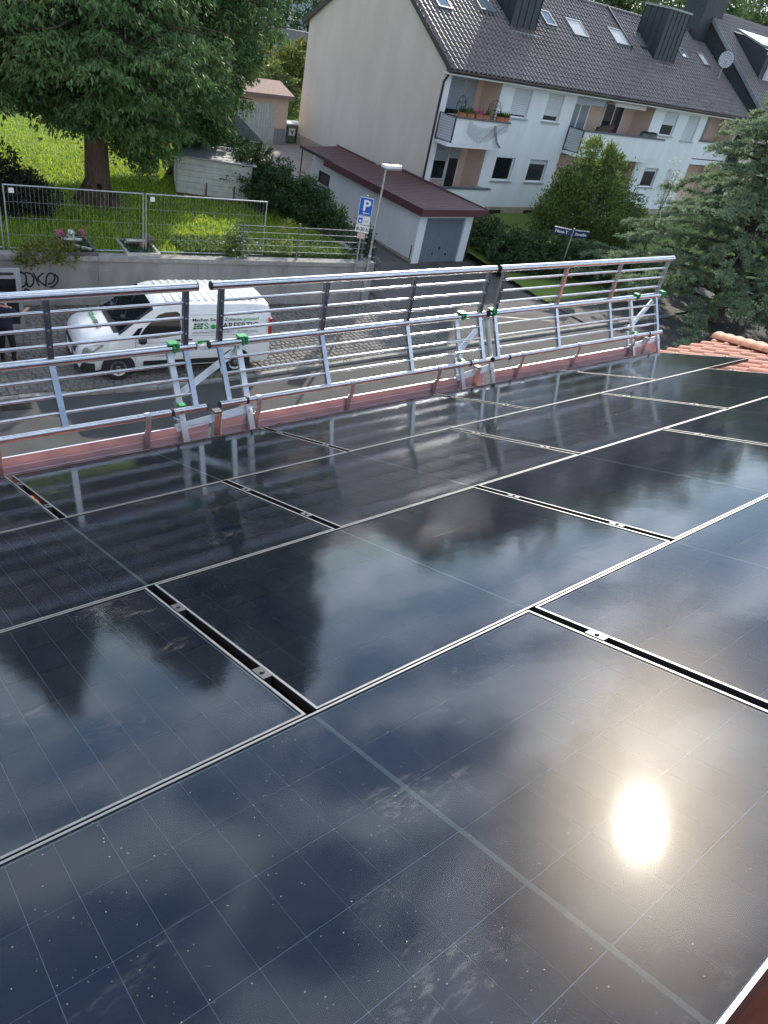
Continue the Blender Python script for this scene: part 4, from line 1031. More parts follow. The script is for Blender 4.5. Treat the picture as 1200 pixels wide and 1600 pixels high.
# ================================================================== vans
TOPP = [(0, .60), (.02, .80), (.08, .95), (.2, 1.05), (.45, 1.13), (.95, 1.235), (1.02, 1.26), (1.3, 1.48), (1.6, 1.70), (1.86, 1.87), (2.1, 1.94), (2.6, 1.965), (4.2, 1.965), (4.75, 1.945), (4.93, 1.89), (5.0, 1.72)]
HWP = [(0, .60), (.05, .74), (.15, .84), (.35, .91), (.7, .95), (1.2, .972), (4.6, .978), (4.9, .965), (5.0, .94)]
def ip(tab, x):
    xs = [t[0] for t in tab]; return float(np.interp(x, xs, [t[1] for t in tab]))
def section(x):
    zt, hw = ip(TOPP, x), ip(HWP, x); zb = min(1.05, zt-.14); wt = hw-.15*max(0, (zt-1.05)/.9)
    if x < .9: wt = hw-.06
    z0 = .30 if x > .5 else .24
    return [(hw*.94, z0), (hw, z0+.17), (hw+.004, .72 if zb > .8 else .62), (hw-.004, zb), (wt+.028, zt-.15 if zt-.15 > zb+.02 else zb+.02), (wt-.012, zt-.055), (wt-.09, zt-.012), (wt*.5, zt+.008), (0, zt+.014)]
def sidey(x, z):
    s = section(x); return float(np.interp(z, [p[1] for p in s[:6]], [p[0] for p in s[:6]]))
def van(name, label, paint, loc, rz, livery=True):
    t = thing(name, label, 'van', loc, rz)
    st = sorted(set([a for a, _ in TOPP]+[a for a, _ in HWP]+[.3, .6, .8, 1.15, 1.45, 1.73, 3.0, 3.4, 3.8]))
    b = MB(); rows = []
    for x in st:
        s = section(x); ring_ = [(x, -y, z) for y, z in s]+[(x, y, z) for y, z in reversed(s[:-1])]
        k = len(b.v); b.v += ring_; rows.append([k+i for i in range(len(ring_))])
    for r0, r1 in zip(rows[:-1], rows[1:]):
        for i in range(len(r0)-1): b.f.append((r0[i], r1[i], r1[i+1], r0[i+1])); b.mi.append(0)
        b.f.append((r0[-1], r1[-1], r1[0], r0[0])); b.mi.append(0)
    b.f.append(tuple(rows[0])); b.f.append(tuple(reversed(rows[-1]))); b.mi += [0, 0]
    body = b.obj('body', paint, t, smooth=True)
    # windscreen
    def top_patch(x0, x1, i0, i1, nm, mat, off=.006, nx=6, sub=None, par=body):
        b = MB(); G = []
        for k in range(nx+1):
            x = x0+(x1-x0)*k/nx; s = section(x); row = [(x-off, -y, z+off) for y, z in s[i0:]]+[(x-off, y, z+off) for y, z in reversed(s[i0:-1])]; G.append(row)
        for r0, r1 in zip(G[:-1], G[1:]):
            for i in range(len(r0)-1): b.face([r0[i], r1[i], r1[i+1], r0[i+1]])
        return b.obj(nm, mat, par, smooth=True, fixn=False)
    top_patch(.98, 1.84, 5, 9, 'windscreen', 'glass_auto')
    top_patch(.88, 1.0, 6, 9, 'scuttle', 'black_plastic', off=.008, nx=2)
    def side_poly(pts, nm, mat, off=.004, par=body, side=-1):
        b = MB(); b.face([(x, side*(sidey(x, z)+off), z) for x, z in pts]); return b.obj(nm, mat, par, fixn=True)
    for sd in (-1, 1):
        side_poly([(1.42, 1.10), (1.60, 1.36), (1.95, 1.68), (2.12, 1.74), (2.42, 1.76), (2.50, 1.70), (2.52, 1.30), (2.46, 1.16), (1.9, 1.10)], 'side_window', 'glass_auto', side=sd)
        side_poly([(1.22, 1.12), (1.42, 1.13), (1.56, 1.38), (1.44, 1.36)], 'quarter_window', 'glass_auto', side=sd)
        b = MB()
        for x in (1.36, 2.60, 3.62):
            for za, zb in zip(np.linspace(.42, 1.74 if x > 1.5 else 1.10, 9)[:-1], np.linspace(.42, 1.74 if x > 1.5 else 1.10, 9)[1:]):
                b.face([(x-.004, sd*(sidey(x, za)+.002), za), (x+.004, sd*(sidey(x, za)+.002), za), (x+.004, sd*(sidey(x, zb)+.002), zb), (x-.004, sd*(sidey(x, zb)+.002), zb)])
        for z, xa, xb in ((1.13, 2.75, 4.75), (1.66, 2.75, 4.75), (.98, 1.4, 2.6)):
            for k in range(6):
                a_, c_ = xa+(xb-xa)*k/6, xa+(xb-xa)*(k+1)/6
                b.face([(a_, sd*(sidey(a_, z)+.002), z-.004), (c_, sd*(sidey(c_, z)+.002), z-.004), (c_, sd*(sidey(c_, z+.008)+.002), z+.004), (a_, sd*(sidey(a_, z+.008)+.002), z+.004)])
        b.obj('panel_gaps', 'print_black', body, fixn=False)
        b = MB()
        for k in range(8):
            xa, xb = 1.55+2.4*k/8/1.0, 1.55+2.4*(k+1)/8
            b.face([(xa, sd*(.984), .36), (xb, sd*.984, .36), (xb, sd*.992, .50), (xa, sd*.992, .50)])
        b.obj('side_strip', 'black_plastic', body, fixn=False)
        b = MB(); b.box((2.42, sd*.995, 1.04), (.16, .03, .03)); b.box((2.72, sd*.995, 1.04), (.16, .03, .03)); b.obj('door_handle', 'black_plastic', body)
        mr = MB(); mr.lathe([(0, -.09), (.08, -.085), (.105, -.04), (.105, .05), (.07, .09), (0, .1)], (1.50, sd*1.12, 1.13), 12, 'x'); mr.beam((1.52, sd*.96, 1.08), (1.52, sd*1.07, 1.10), .05, .06); mr.obj('wing_mirror', 'black_plastic', t, smooth=True)
        # lights
        hl = MB(); P_ = [(.10, .66), (.16, .86), (.42, .95), (.62, .97), (.58, .90), (.34, .74), (.18, .62)]
        hl.face([(x-.010, sd*(sidey(x, z)*1.0+.008), z) for x, z in P_]); hl.obj('headlight', 'lamp_glass', t)
        side_poly([(.004, .50), (.012, .66), (.05, .84), (.12, .80), (.20, .60), (.16, .48)], 'grille_side', 'black_plastic', off=.006, side=sd)
        tl = MB(); tl.b2(4.93, 5.015, sd*.90-.06, sd*.90+.06, .95, 1.55); tl.obj('tail_light', 'tail_red', t)
        for xw in (.933, 4.031):
            ar = MB(); ar.v.append((xw, sd*(.986), .34))
            for i in range(17):
                a_ = math.pi*i/16; ar.v.append((xw+.415*math.cos(a_), sd*(.988), .34+.40*math.sin(a_)))
            for i in range(16): ar.f.append((0, i+1, i+2)); ar.mi.append(0)
            ar.v += [(xw-.415, sd*.988, .2), (xw+.415, sd*.988, .2)]; ar.f.append((1, 17, 18, 19)); ar.mi.append(0)
            ar.obj('wheel_arch', 'black_plastic', body)
            w_ = thing('wheel', None, None, (xw, sd*.90, .335)); w_.parent = t
            b = MB(); b.lathe([(.20, -.10*sd), (.30, -.11*sd), (.335, -.07*sd), (.335, .07*sd), (.30, .11*sd), (.21, .105*sd), (.20, .08*sd)], (0, 0, 0), 28, 'y'); b.obj('tyre', 'tyre', w_, smooth=True)
            b = MB(); b.lathe([(.0, .085*sd), (.05, .09*sd), (.07, .075*sd), (.14, .085*sd), (.185, .095*sd), (.205, .105*sd), (.21, .08*sd)], (0, 0, 0), 24, 'y'); rim = b.obj('rim', 'rim', w_, smooth=True)
            for i in range(8):
                a_ = 2*math.pi*i/8; b = MB(); b.tube((.155*math.cos(a_), .088*sd, .155*math.sin(a_)), (.155*math.cos(a_), .0955*sd, .155*math.sin(a_)), .020, 8); b.obj('rim_hole', 'black_rubber', rim)
    # front: grille, bumper, plate
    b = MB(); b.prism([(-.012, -.52, .62), (-.012, .52, .62), (.03, .62, .82), (.03, -.62, .82)], (.06, 0, 0)); b.obj('grille', 'black_plastic', t)
    b = MB(); b.prism([(-.03, -.55, .26), (.10, -.80, .26), (.35, -.925, .26), (.35, -.925, .44), (.10, -.82, .46), (-.03, -.57, .46), (-.03, .57, .46), (.1, .82, .46), (.35, .925, .44), (.35, .925, .26), (.1, .8, .26), (-.03, .55, .26)][:0] or [(-.03, -.55, .24), (.12, -.835, .24), (.38, -.93, .24), (.38, .93, .24), (.12, .835, .24), (-.03, .55, .24)], (0, 0, .22)); b.obj('bumper', 'black_plastic', t)
    b = MB(); b.b2(-.045, -.031, -.26, .26, .46, .57); b.obj('number_plate', 'sign_white', t)
    b = MB(); b.prism([(4.95, -.9, .30), (4.95, .9, .30), (5.04, .85, .30), (5.04, -.85, .30)], (0, 0, .22)); b.obj('rear_bumper', 'black_plastic', t)
    for sd in (-1, 1):
        b = MB(); b.b2(5.001, 5.012, sd*.42-.36, sd*.42+.36, 1.1, 1.62); b.obj('rear_window', 'glass_auto', t)
    # roof ribs
    for i in range(13):
        x = 2.25+i*.2; zt = ip(TOPP, x)+.006
        for sd in (-1, 1):
            b = MB(); b.b2(x-.035, x+.035, min(sd*.10, sd*.68), max(sd*.10, sd*.68), zt-.005, zt+.017); b.obj('roof_rib', paint, body)
    b = MB(); b.path([(1.95, .02, 1.94), (1.92, .02, 2.0), (2.10, .02, 2.16)], .006, 6); b.obj('aerial', 'black_rubber', t)
    for sd in (-1, 1):
        b = MB(); b.path([(1.03, sd*.1, 1.29), (1.18, sd*.35, 1.405), (1.32, sd*.62, 1.50)], .010, 5); b.obj('wiper', 'black_rubber', body)
    if livery:
        yo = -.986
        def T(s, size, mat, x, z, width, bold=0.0):
            yy_ = -(sidey(x+width/2, z+size*.3)+.014); slope = (sidey(x+width/2, z)-sidey(x+width/2, z+.3))/.3
            text(s, size, mat, body, frame_m((x, yy_, z), (1, 0, 0), (0, slope, 1)), width=width, bold=bold)
        T('Machen Sie Ihr Zuhause', .115, 'print_black', 2.82, 1.50, 1.33, .001); T('grüner!', .115, 'print_green', 4.20, 1.50, .43, .001)
        T('S', .21, 'print_green', 3.12, 1.30, .13, .004); T('L', .21, 'print_green', 3.46, 1.30, .11, .004)
        b = MB(); b.tube((3.355, -.984, 1.372), (3.355, -.976, 1.372), .065, 18); b.obj('lettering', 'print_green', body)
        T('ARFERTIG', .21, 'print_black', 3.62, 1.30, 1.0, .004)
        T('NACHHALTIG   EFFIZIENT   ZUVERLÄSSIG', .09, 'print_grey', 2.82, 1.18, 1.8)
        for i in range(3):
            for j in range(3):
                x, z = 2.83+i*.085+j*.012, 1.30+j*.054; yy_ = -(sidey(x, z)+.004)
                b = MB(); b.prism([(x, yy_, z), (x+.070, yy_, z), (x+.080, yy_+.004, z+.042), (x+.010, yy_+.004, z+.042)], (0, -.002, 0)); b.obj('logo_cell', 'print_green' if (i+j) % 2 else 'print_black', body)
        for x0, x1, z0, z1 in ((2.95, 3.68, .82, 1.0), (3.98, 4.62, .86, 1.02)):
            b = MB(); b.b2(x0, x1, -.994, -.984, z0, z1); g_ = b.obj('green_sticker', 'print_green', body)
            for k in range(3):
                b = MB(); b.b2(x0+.10, x0+.10+(.45, .38, .3)[k]*(x1-x0)/.73, -.996, -.9945, z1-.06-.045*k, z1-.048-.045*k); b.obj('print_line', 'print_white', g_)
        text('> solarfertig.de', .075, 'print_grey', body, frame_m((1.75, -.988, .60), (1, 0, 0), (0, 0, 1)), width=.62)
        # bonnet lettering, reading from the near side
        zc = lambda x: ip(TOPP, x)+.022
        nx_ = Vector((.50, 0, zc(.86)-zc(.36))).normalized()
        text('SOLAR', .16, 'print_green', body, frame_m((.55, .55, zc(.55)), (0, -1, 0), nx_), width=.46, bold=.003)
        text('FERTIG', .16, 'print_black', body, frame_m((.55, .07, zc(.55)), (0, -1, 0), nx_), width=.52, bold=.003)
    return t
c8, s8 = math.cos(-.139), math.sin(-.139)
ox = 5.46-(c8*.933-s8*(-.96)); oy = 12.47-(s8*.933+c8*(-.96))
van('parked_van', 'white delivery van with green and black lettering, parked along the wall', 'van_white', (ox, oy, .02), -.139)
# second van, only its open rear door shows at the left edge
V2L = (-2.15, 15.0, .02)
v2 = van('grey_van', 'grey van at the left edge with its rear door swung open', 'van_grey', V2L, -.139, livery=False)
dT = MB(); x0, z0, z1, wd = 5.06, .40, 1.96, 1.05
O_ = Matrix.Rotation(0, 3, 'Z')
def door_box(a, b_, c, d, e, f): dT.b2(x0+a, x0+b_, .93+c, .93+d, e, f)
for a_ in ((0, wd, 0, .05, .40, .50), (0, wd, 0, .05, 1.08, 1.18), (0, wd, 0, .05, 1.70, 1.96), (0, .08, 0, .05, .5, 1.08), (wd-.10, wd, 0, .05, .5, 1.08), (0, .10, 0, .05, 1.18, 1.70), (wd-.12, wd, 0, .05, 1.18, 1.70)): door_box(*a_)
dr_ = dT.obj('rear_door', 'van_grey', v2)
b = MB(); b.b2(x0+.10, x0+wd-.12, .95, .96, 1.18, 1.70); b.obj('door_window', 'glass_auto', dr_)
b = MB(); b.b2(x0+.08, x0+wd-.10, .935, .975, .5, 1.08); b.obj('door_lining', 'black_plastic', dr_)
b = MB(); b.b2(x0+.15, x0+wd-.15, .915, .93, 1.80, 1.86); b.obj('door_grip', 'black_plastic', dr_)

# ---- person at the open van door
def skin_body(name, joints, edges, parent, mats, assign, sub=2):
    me = bpy.data.meshes.new(name); ks = list(joints); me.from_pydata([joints[k][0] for k in ks], [(ks.index(a), ks.index(c)) for a, c in edges], [])
    o = bpy.data.objects.new(name, me); COL.objects.link(o)
    md = o.modifiers.new('skin', 'SKIN'); sv = me.skin_vertices[0].data
    for i, k in enumerate(ks): r_ = joints[k][1]; sv[i].radius = (r_, r_) if not isinstance(r_, tuple) else r_
    sv[0].use_root = True
    o.modifiers.new('sub', 'SUBSURF').levels = sub
    dg = bpy.context.evaluated_depsgraph_get(); dg.update(); m2 = bpy.data.meshes.new_from_object(o.evaluated_get(dg)); bpy.data.objects.remove(o)
    for mm in mats: m2.materials.append(MATS[mm])
    for p in m2.polygons: p.material_index = assign(p.center); p.use_smooth = True
    return link(name, m2, parent)
pe = thing('person', 'person in navy shirt and black trousers reaching to the open van door', 'person', (3.28, 13.95, .03), rz=-.75)
J = {'pel': ((0, 0, .98), .15), 'waist': ((0, .01, 1.12), .145), 'chest': ((0, .03, 1.32), (.18, .14)), 'neckb': ((0, .04, 1.49), .09), 'neck': ((0, .06, 1.56), .058), 'head': ((0, .10, 1.66), .098), 'top': ((0, .10, 1.77), .075)}
Ed = [('pel', 'waist'), ('waist', 'chest'), ('chest', 'neckb'), ('neckb', 'neck'), ('neck', 'head'), ('head', 'top')]
for s, nm in ((-1, 'l'), (1, 'r')):
    J.update({'hip'+nm: ((s*.10, 0, .90), .105), 'knee'+nm: ((s*.13, .04, .50), .072), 'ank'+nm: ((s*.15, -.01, .10), .048), 'heel'+nm: ((s*.15, .03, .045), .045), 'toe'+nm: ((s*.17, .20, .035), .036)})
    Ed += [('pel', 'hip'+nm), ('hip'+nm, 'knee'+nm), ('knee'+nm, 'ank'+nm), ('ank'+nm, 'heel'+nm), ('heel'+nm, 'toe'+nm)]
    el, wr, hd_ = (((.30, .18, 1.22), (.30, .46, 1.30), (.30, .54, 1.31)) if s > 0 else ((-.30, .05, 1.16), (-.22, .28, 1.05), (-.20, .36, 1.05)))
    J.update({'sh'+nm: ((s*.19, .03, 1.44), .075), 'el'+nm: (el, .050), 'wr'+nm: (wr, .034), 'palm'+nm: (hd_, (.042, .022))})
    Ed += [('chest', 'sh'+nm), ('sh'+nm, 'el'+nm), ('el'+nm, 'wr'+nm), ('wr'+nm, 'palm'+nm)]
    hv = Vector(hd_); fd = (hv-Vector(wr)).normalized()
    for i in range(4):
        f1 = hv+fd*.035+V((i-1.5)*.020, 0, 0); f2 = f1+fd*(.045+.008*(i in (1, 2)))+V(0, 0, -.006); f3 = f2+fd*.022+V(0, 0, -.022)
        J.update({'f%d1%s' % (i, nm): (tuple(f1), .010), 'f%d2%s' % (i, nm): (tuple(f2), .0085), 'f%d3%s' % (i, nm): (tuple(f3), .0075)}); Ed += [('palm'+nm, 'f%d1%s' % (i, nm)), ('f%d1%s' % (i, nm), 'f%d2%s' % (i, nm)), ('f%d2%s' % (i, nm), 'f%d3%s' % (i, nm))]
    t1 = hv+V(-s*.045, .0, .0)-fd*.01; t2 = t1+fd*.04+V(-s*.012, 0, -.01); J.update({'t1'+nm: (tuple(t1), .011), 't2'+nm: (tuple(t2), .009)}); Ed += [('palm'+nm, 't1'+nm), ('t1'+nm, 't2'+nm)]
def asg(c):
    if c.z < .085: return 3
    if c.z < 1.0 and abs(c.x) < .26 and c.y < .24: return 2
    if c.z > 1.50: return 0
    if (c.y > .17 and c.z > 1.0 and c.x > .2) or (c.x < -.15 and c.y > .10): return 0
    return 1
body = skin_body('body', J, Ed, pe, ['skin', 'cloth_navy', 'cloth_black', 'shoe'], asg)
b = MB(); b.lathe([(.0, .105), (.06, .095), (.098, .05), (.108, 0), (.10, -.05)], (0, .085, 1.715), 16); b.obj('hair', 'hair', pe, smooth=True)
for s in (-1, 1):
    b = MB(); b.lathe([(0, .012), (.010, .008), (.013, 0), (0, -.004)], (s*.036, .192, 1.675), 8, 'y'); b.obj('eye', 'print_white', pe)
    b = MB(); b.lathe([(0, -.012), (.02, -.01), (.028, 0), (.018, .012), (0, .012)], (s*.102, .09, 1.655), 8, 'x'); b.obj('ear', 'skin', pe)
b = MB(); b.prism([(-.014, .19, 1.63), (.014, .19, 1.63), (0, .19, 1.685)], (0, .03, -.008)); b.obj('nose', 'skin', pe)
b = MB(); b.box((0, .188, 1.605), (.045, .012, .012)); b.obj('mouth', 'flower_pink', pe)

# ================================================================== street lamp, signs
lt = thing('street_lamp', 'slim galvanised street lamp with flat white head before the garage', 'street lamp', (15.55, 15.60, 0))
b = MB(); b.path([(0, 0, 0), (0, 0, 1.2), (.0, .0, 3), (.02, .0, 4.62)], [.055, .052, .042, .036], 12); b.obj('pole', 'galv', lt, smooth=True)
b = MB(); b.prism([(-.08, -.12, 4.60), (.62, -.10, 4.60), (.70, 0, 4.60), (.62, .10, 4.60), (-.08, .12, 4.60)], (0, 0, .05)); b.obj('lamp_glass', 'lamp_glass', lt)
b = MB(); b.prism([(-.10, -.13, 4.652), (.55, -.11, 4.652), (.66, 0, 4.652), (.55, .11, 4.652), (-.10, .13, 4.652)], (.02, 0, .08)); b.obj('lamp_head', 'sign_white', lt)
for z in (.55, .8, 1.15, 1.5, 1.75):
    b = MB(); b.tube((0, 0, z), (0, 0, z+.06), .057, 12, cap=False); b.obj('sticker', ('sign_white', 'sticker')[z in (.8, 1.5)], lt)
sg = thing('parking_sign', 'blue parking sign with two white plates on a thin grey post', 'traffic sign', (15.03, 15.62, 1.167), rz=-.62)
sg.scale = (.92, .92, .85)
b = MB(); b.tube((0, 0, -1.373), (0, 0, 3.02), .03, 10); b.obj('post', 'galv', sg, smooth=True)
def plate(z0, z1, w_, nm, mat, t_=-.04, border=None):
    b = MB(); b.b2(-w_/2, w_/2, t_-.008, t_, z0, z1); o = b.obj(nm, mat, sg)
    return o
FX, FY = (1, 0, 0), (0, 0, 1)
o = plate(2.30, 2.98, .48, 'parking_plate', 'sign_white'); b = MB(); b.b2(-.225, .225, -.051, -.0485, 2.315, 2.965); o2 = b.obj('blue_field', 'sign_blue', o)
text('P', .56, 'print_white', o2, frame_m((-.12, -.0525, 2.50), FX, FY), bold=.012)
b = MB(); b.b2(-.06, .16, -.054, -.052, 2.395, 2.42); b.prism([(-.09, -.052, 2.407), (-.02, -.052, 2.455), (-.02, -.052, 2.36)], (0, -.002, 0)); b.obj('arrow', 'print_white', o2)
o = plate(1.97, 2.26, .46, 'disc_plate', 'sign_white'); b = MB(); b.b2(-.20, -.04, -.051, -.0485, 2.01, 2.22); o2 = b.obj('disc_symbol', 'sign_blue', o)
b = MB(); b.tube((-.12, -.051, 2.10), (-.12, -.053, 2.10), .045, 12); b.obj('dial', 'print_white', o2); text('1 Std.', .12, 'print_grey', o, frame_m((-.01, -.052, 2.07), FX, FY), width=.2)
o = plate(1.66, 1.93, .50, 'hours_plate', 'sign_white'); text('8-20 h', .2, 'print_black', o, frame_m((-.21, -.052, 1.725), FX, FY), width=.42, bold=.004)
o = plate(1.42, 1.63, .28, 'small_notice', 'sticker')
b = MB(); b.tube((0, 0, 3.021), (0, 0, 3.06), .034, 10); b.obj('post_cap', 'black_plastic', sg)
ss = thing('street_name_sign', 'two navy street name boards on a post in the front hedge', 'street sign', (27.2, 16.1, .1))
b = MB(); b.tube((0, 0, 0), (0, 0, 2.35), .03, 8); b.obj('post', 'galv', ss)
for s, a_, tx in ((-1, 2.45, 'Hans-T.'), (1, -.30, 'Straße')):
    d = Vector((math.cos(a_), math.sin(a_), 0)); n_ = d.cross(V(0, 0, 1))
    b = MB(); c = d*.46+V(0, 0, 2.12); b.beam(d*.06+V(0, 0, 2.12), d*.86+V(0, 0, 2.12), .02, .28, ref=(0, 0, 1)); o = b.obj('name_board', 'sign_navy', ss)
    if n_.dot(V(-.7, -.7, 0)) < 0: n_ = -n_
    rd = V(0, 0, 1).cross(n_)
    st_ = c-rd*.33+n_*.013+V(0, 0, -.06); text(tx, .17, 'print_white', o, frame_m(st_, rd, (0, 0, 1)), width=.62, bold=.003)
    b = MB()
    for i in range(9): q = d*(.08+.088*i)+V(0, 0, 2.265); b.prism([q, q+d*.088, q+d*.044+V(0, 0, .05)], n_*.012)
    b.obj('bird_spikes', 'sign_white', o)

# ================================================================== sheds, bins, far buildings
sh = thing('white_shed', 'low white plank garden shed below the big conifer', 'shed', (11.95, 23.2, 1.45), rz=-.39)
for i in range(6):
    b = MB(); b.b2(0, 2.75, -.012*(i % 2)-.002, .03, .12+.21*i, .12+.21*i+.20); b.obj('plank', 'white_board', sh)
    b = MB(); b.b2(-.03, .0, .03, 2.4, .12+.21*i, .12+.21*i+.20); b.obj('plank', 'white_board', sh)
b = MB(); b.b2(0, 2.75, .04, 2.4, 0, 1.4); b.obj('core', 'white_board', sh); b = MB(); b.b2(-.12, 2.9, -.1, 2.5, 1.405, 1.45); b.obj('roof', 'zinc', sh)
for x in (1.05, 2.1):
    b = MB(); b.b2(x, x+.05, -.07, -.02, -.1, .6); b.obj('stake', 'wood_batten', sh)
b = MB(); b.b2(-.05, 2.8, -.05, -.016, -.05, .118); b.obj('base_beam', 'wood_batten', sh)
ki_ = thing('dark_kiosk', 'dark wooden kiosk with black hipped roof behind the white shed', 'kiosk', (16.9, 29.6, .75))
b = MB(); b.b2(-1.3, 1.0, -1.0, 1.0, 0, 1.75); b.obj('wall', 'sheet_dark', ki_)
for i in range(12):
    b = MB(); b.b2(-1.3+i*.19, -1.3+i*.19+.16, -1.02, -1.001, 0, 1.75); b.obj('board', 'sheet_dark', ki_)
b = MB(); A = [(-1.8, -1.5, 1.72), (1.5, -1.5, 1.72), (1.5, 1.5, 1.72), (-1.8, 1.5, 1.72)]; T = (-.15, 0, 3.3)
for i in range(4): b.face([A[i], A[(i+1) % 4], T])
b.face(A); b.obj('roof', 'slate', ki_)
b = MB(); b.path([(1.5, -1.5, 1.68), (1.3, -1.2, 1.45), (1.02, -1.02, 1.3), (1.02, -1.02, .1)], .045, 8); b.obj('downpipe', 'gutter_dark', ki_)
ob = thing('outbuilding', 'pink outbuilding with white corrugated door behind the yard', 'outbuilding', (19.4, 34.9, .88))
b = MB(); b.b2(0, 4.6, .15, 3, 0, 2.35); b.obj('wall', 'wall_pink', ob)
for i in range(22):
    b = MB(); b.prism([(.1+i*.165, .13, .06), (.15+i*.165, .09, .06), (.21+i*.165, .09, .06), (.26+i*.165, .13, .06)], (0, 0, 1.95)); b.obj('door_rib', 'white_board', ob)
b = MB(); b.b2(.05, 3.8, .132, .149, .0, 2.05); b.obj('door', 'white_board', ob)
b = MB(); b.prism([(-.2, -.1, 2.36), (-.2, 3.2, 2.36), (-.2, 3.2, 2.6), (-.2, 1.6, 3.0), (-.2, -.1, 2.55)], (5.0, 0, 0)); b.obj('roof', 'pink_roof', ob)
b = MB(); b.b2(3.85, 4.62, .12, .149, 0, .85); b.obj('plinth', 'grey_wall', ob)
for i, x in enumerate((23.95, 24.62, 25.28)):
    t = thing('wheelie_bin', ('leftmost', 'middle', 'rightmost, half hidden')[i]+' green wheelie bin beside the house gable', 'bin', (x, 35.75-.0*i, .9), group='wheelie bins by the gable')
    b = MB(); b.prism([(-.27, -.30, .06), (.27, -.30, .06), (.31, -.36, 1.0), (-.31, -.36, 1.0)], (0, .66, 0)); b.obj('bin_body', 'bin_green', t)
    b = MB(); b.prism([(-.33, -.40, 1.002), (.33, -.40, 1.002), (.31, -.36, 1.07), (-.31, -.36, 1.07)], (0, .76, .03)); b.obj('lid', 'bin_lid', t)
    b = MB(); b.b2(-.2, .2, -.375, -.362, .45, .82); o = b.obj('label', 'sign_white', t); b = MB(); b.prism([(-.12, -.378, .74), (.0, -.378, .50), (.05, -.378, .50), (.12, -.378, .74), (.04, -.378, .74), (.0, -.378, .6), (-.04, -.378, .74)], (0, -.002, 0)); b.obj('mark', 'print_black', o)
    for sx_ in (-.26, .26):
        b = MB(); b.lathe([(0, -.03), (.1, -.03), (.1, .03), (0, .03)], (sx_, .26, .1), 12, 'x'); b.obj('wheel', 'tyre', t)
fb = thing('far_house', 'pale bluish house far behind the conifers beside the gable', 'house', (44, 72, hillz(44, 72)))
b = MB(); b.b2(0, 9, 0, 8, -1, 6); b.obj('wall', 'house_blue', fb)
b = MB(); b.prism([(-.3, -.4, 6.0), (-.3, 4, 9), (-.3, 8.4, 6)], (9.6, 0, 0)); b.obj('roof', 'roof_brown', fb)
for x in (.8, 2.6, 4.6, 6.8):
    for z in (.6, 3.4):
        b = MB(); b.b2(x, x+1.1, -.05, -.01, z, z+1.4); o = b.obj('window', 'pvc_white', fb); b = MB(); b.b2(x+.08, x+1.02, -.07, -.051, z+.08, z+1.32); b.obj('pane', 'glass_sky', o)
b = MB(); b.b2(29, 44, 50, 50.4, 0, 5.4); tag(b.obj('garden_wall', 'grey_wall'), 'plain grey garden wall on the slope behind the gable', 'wall')

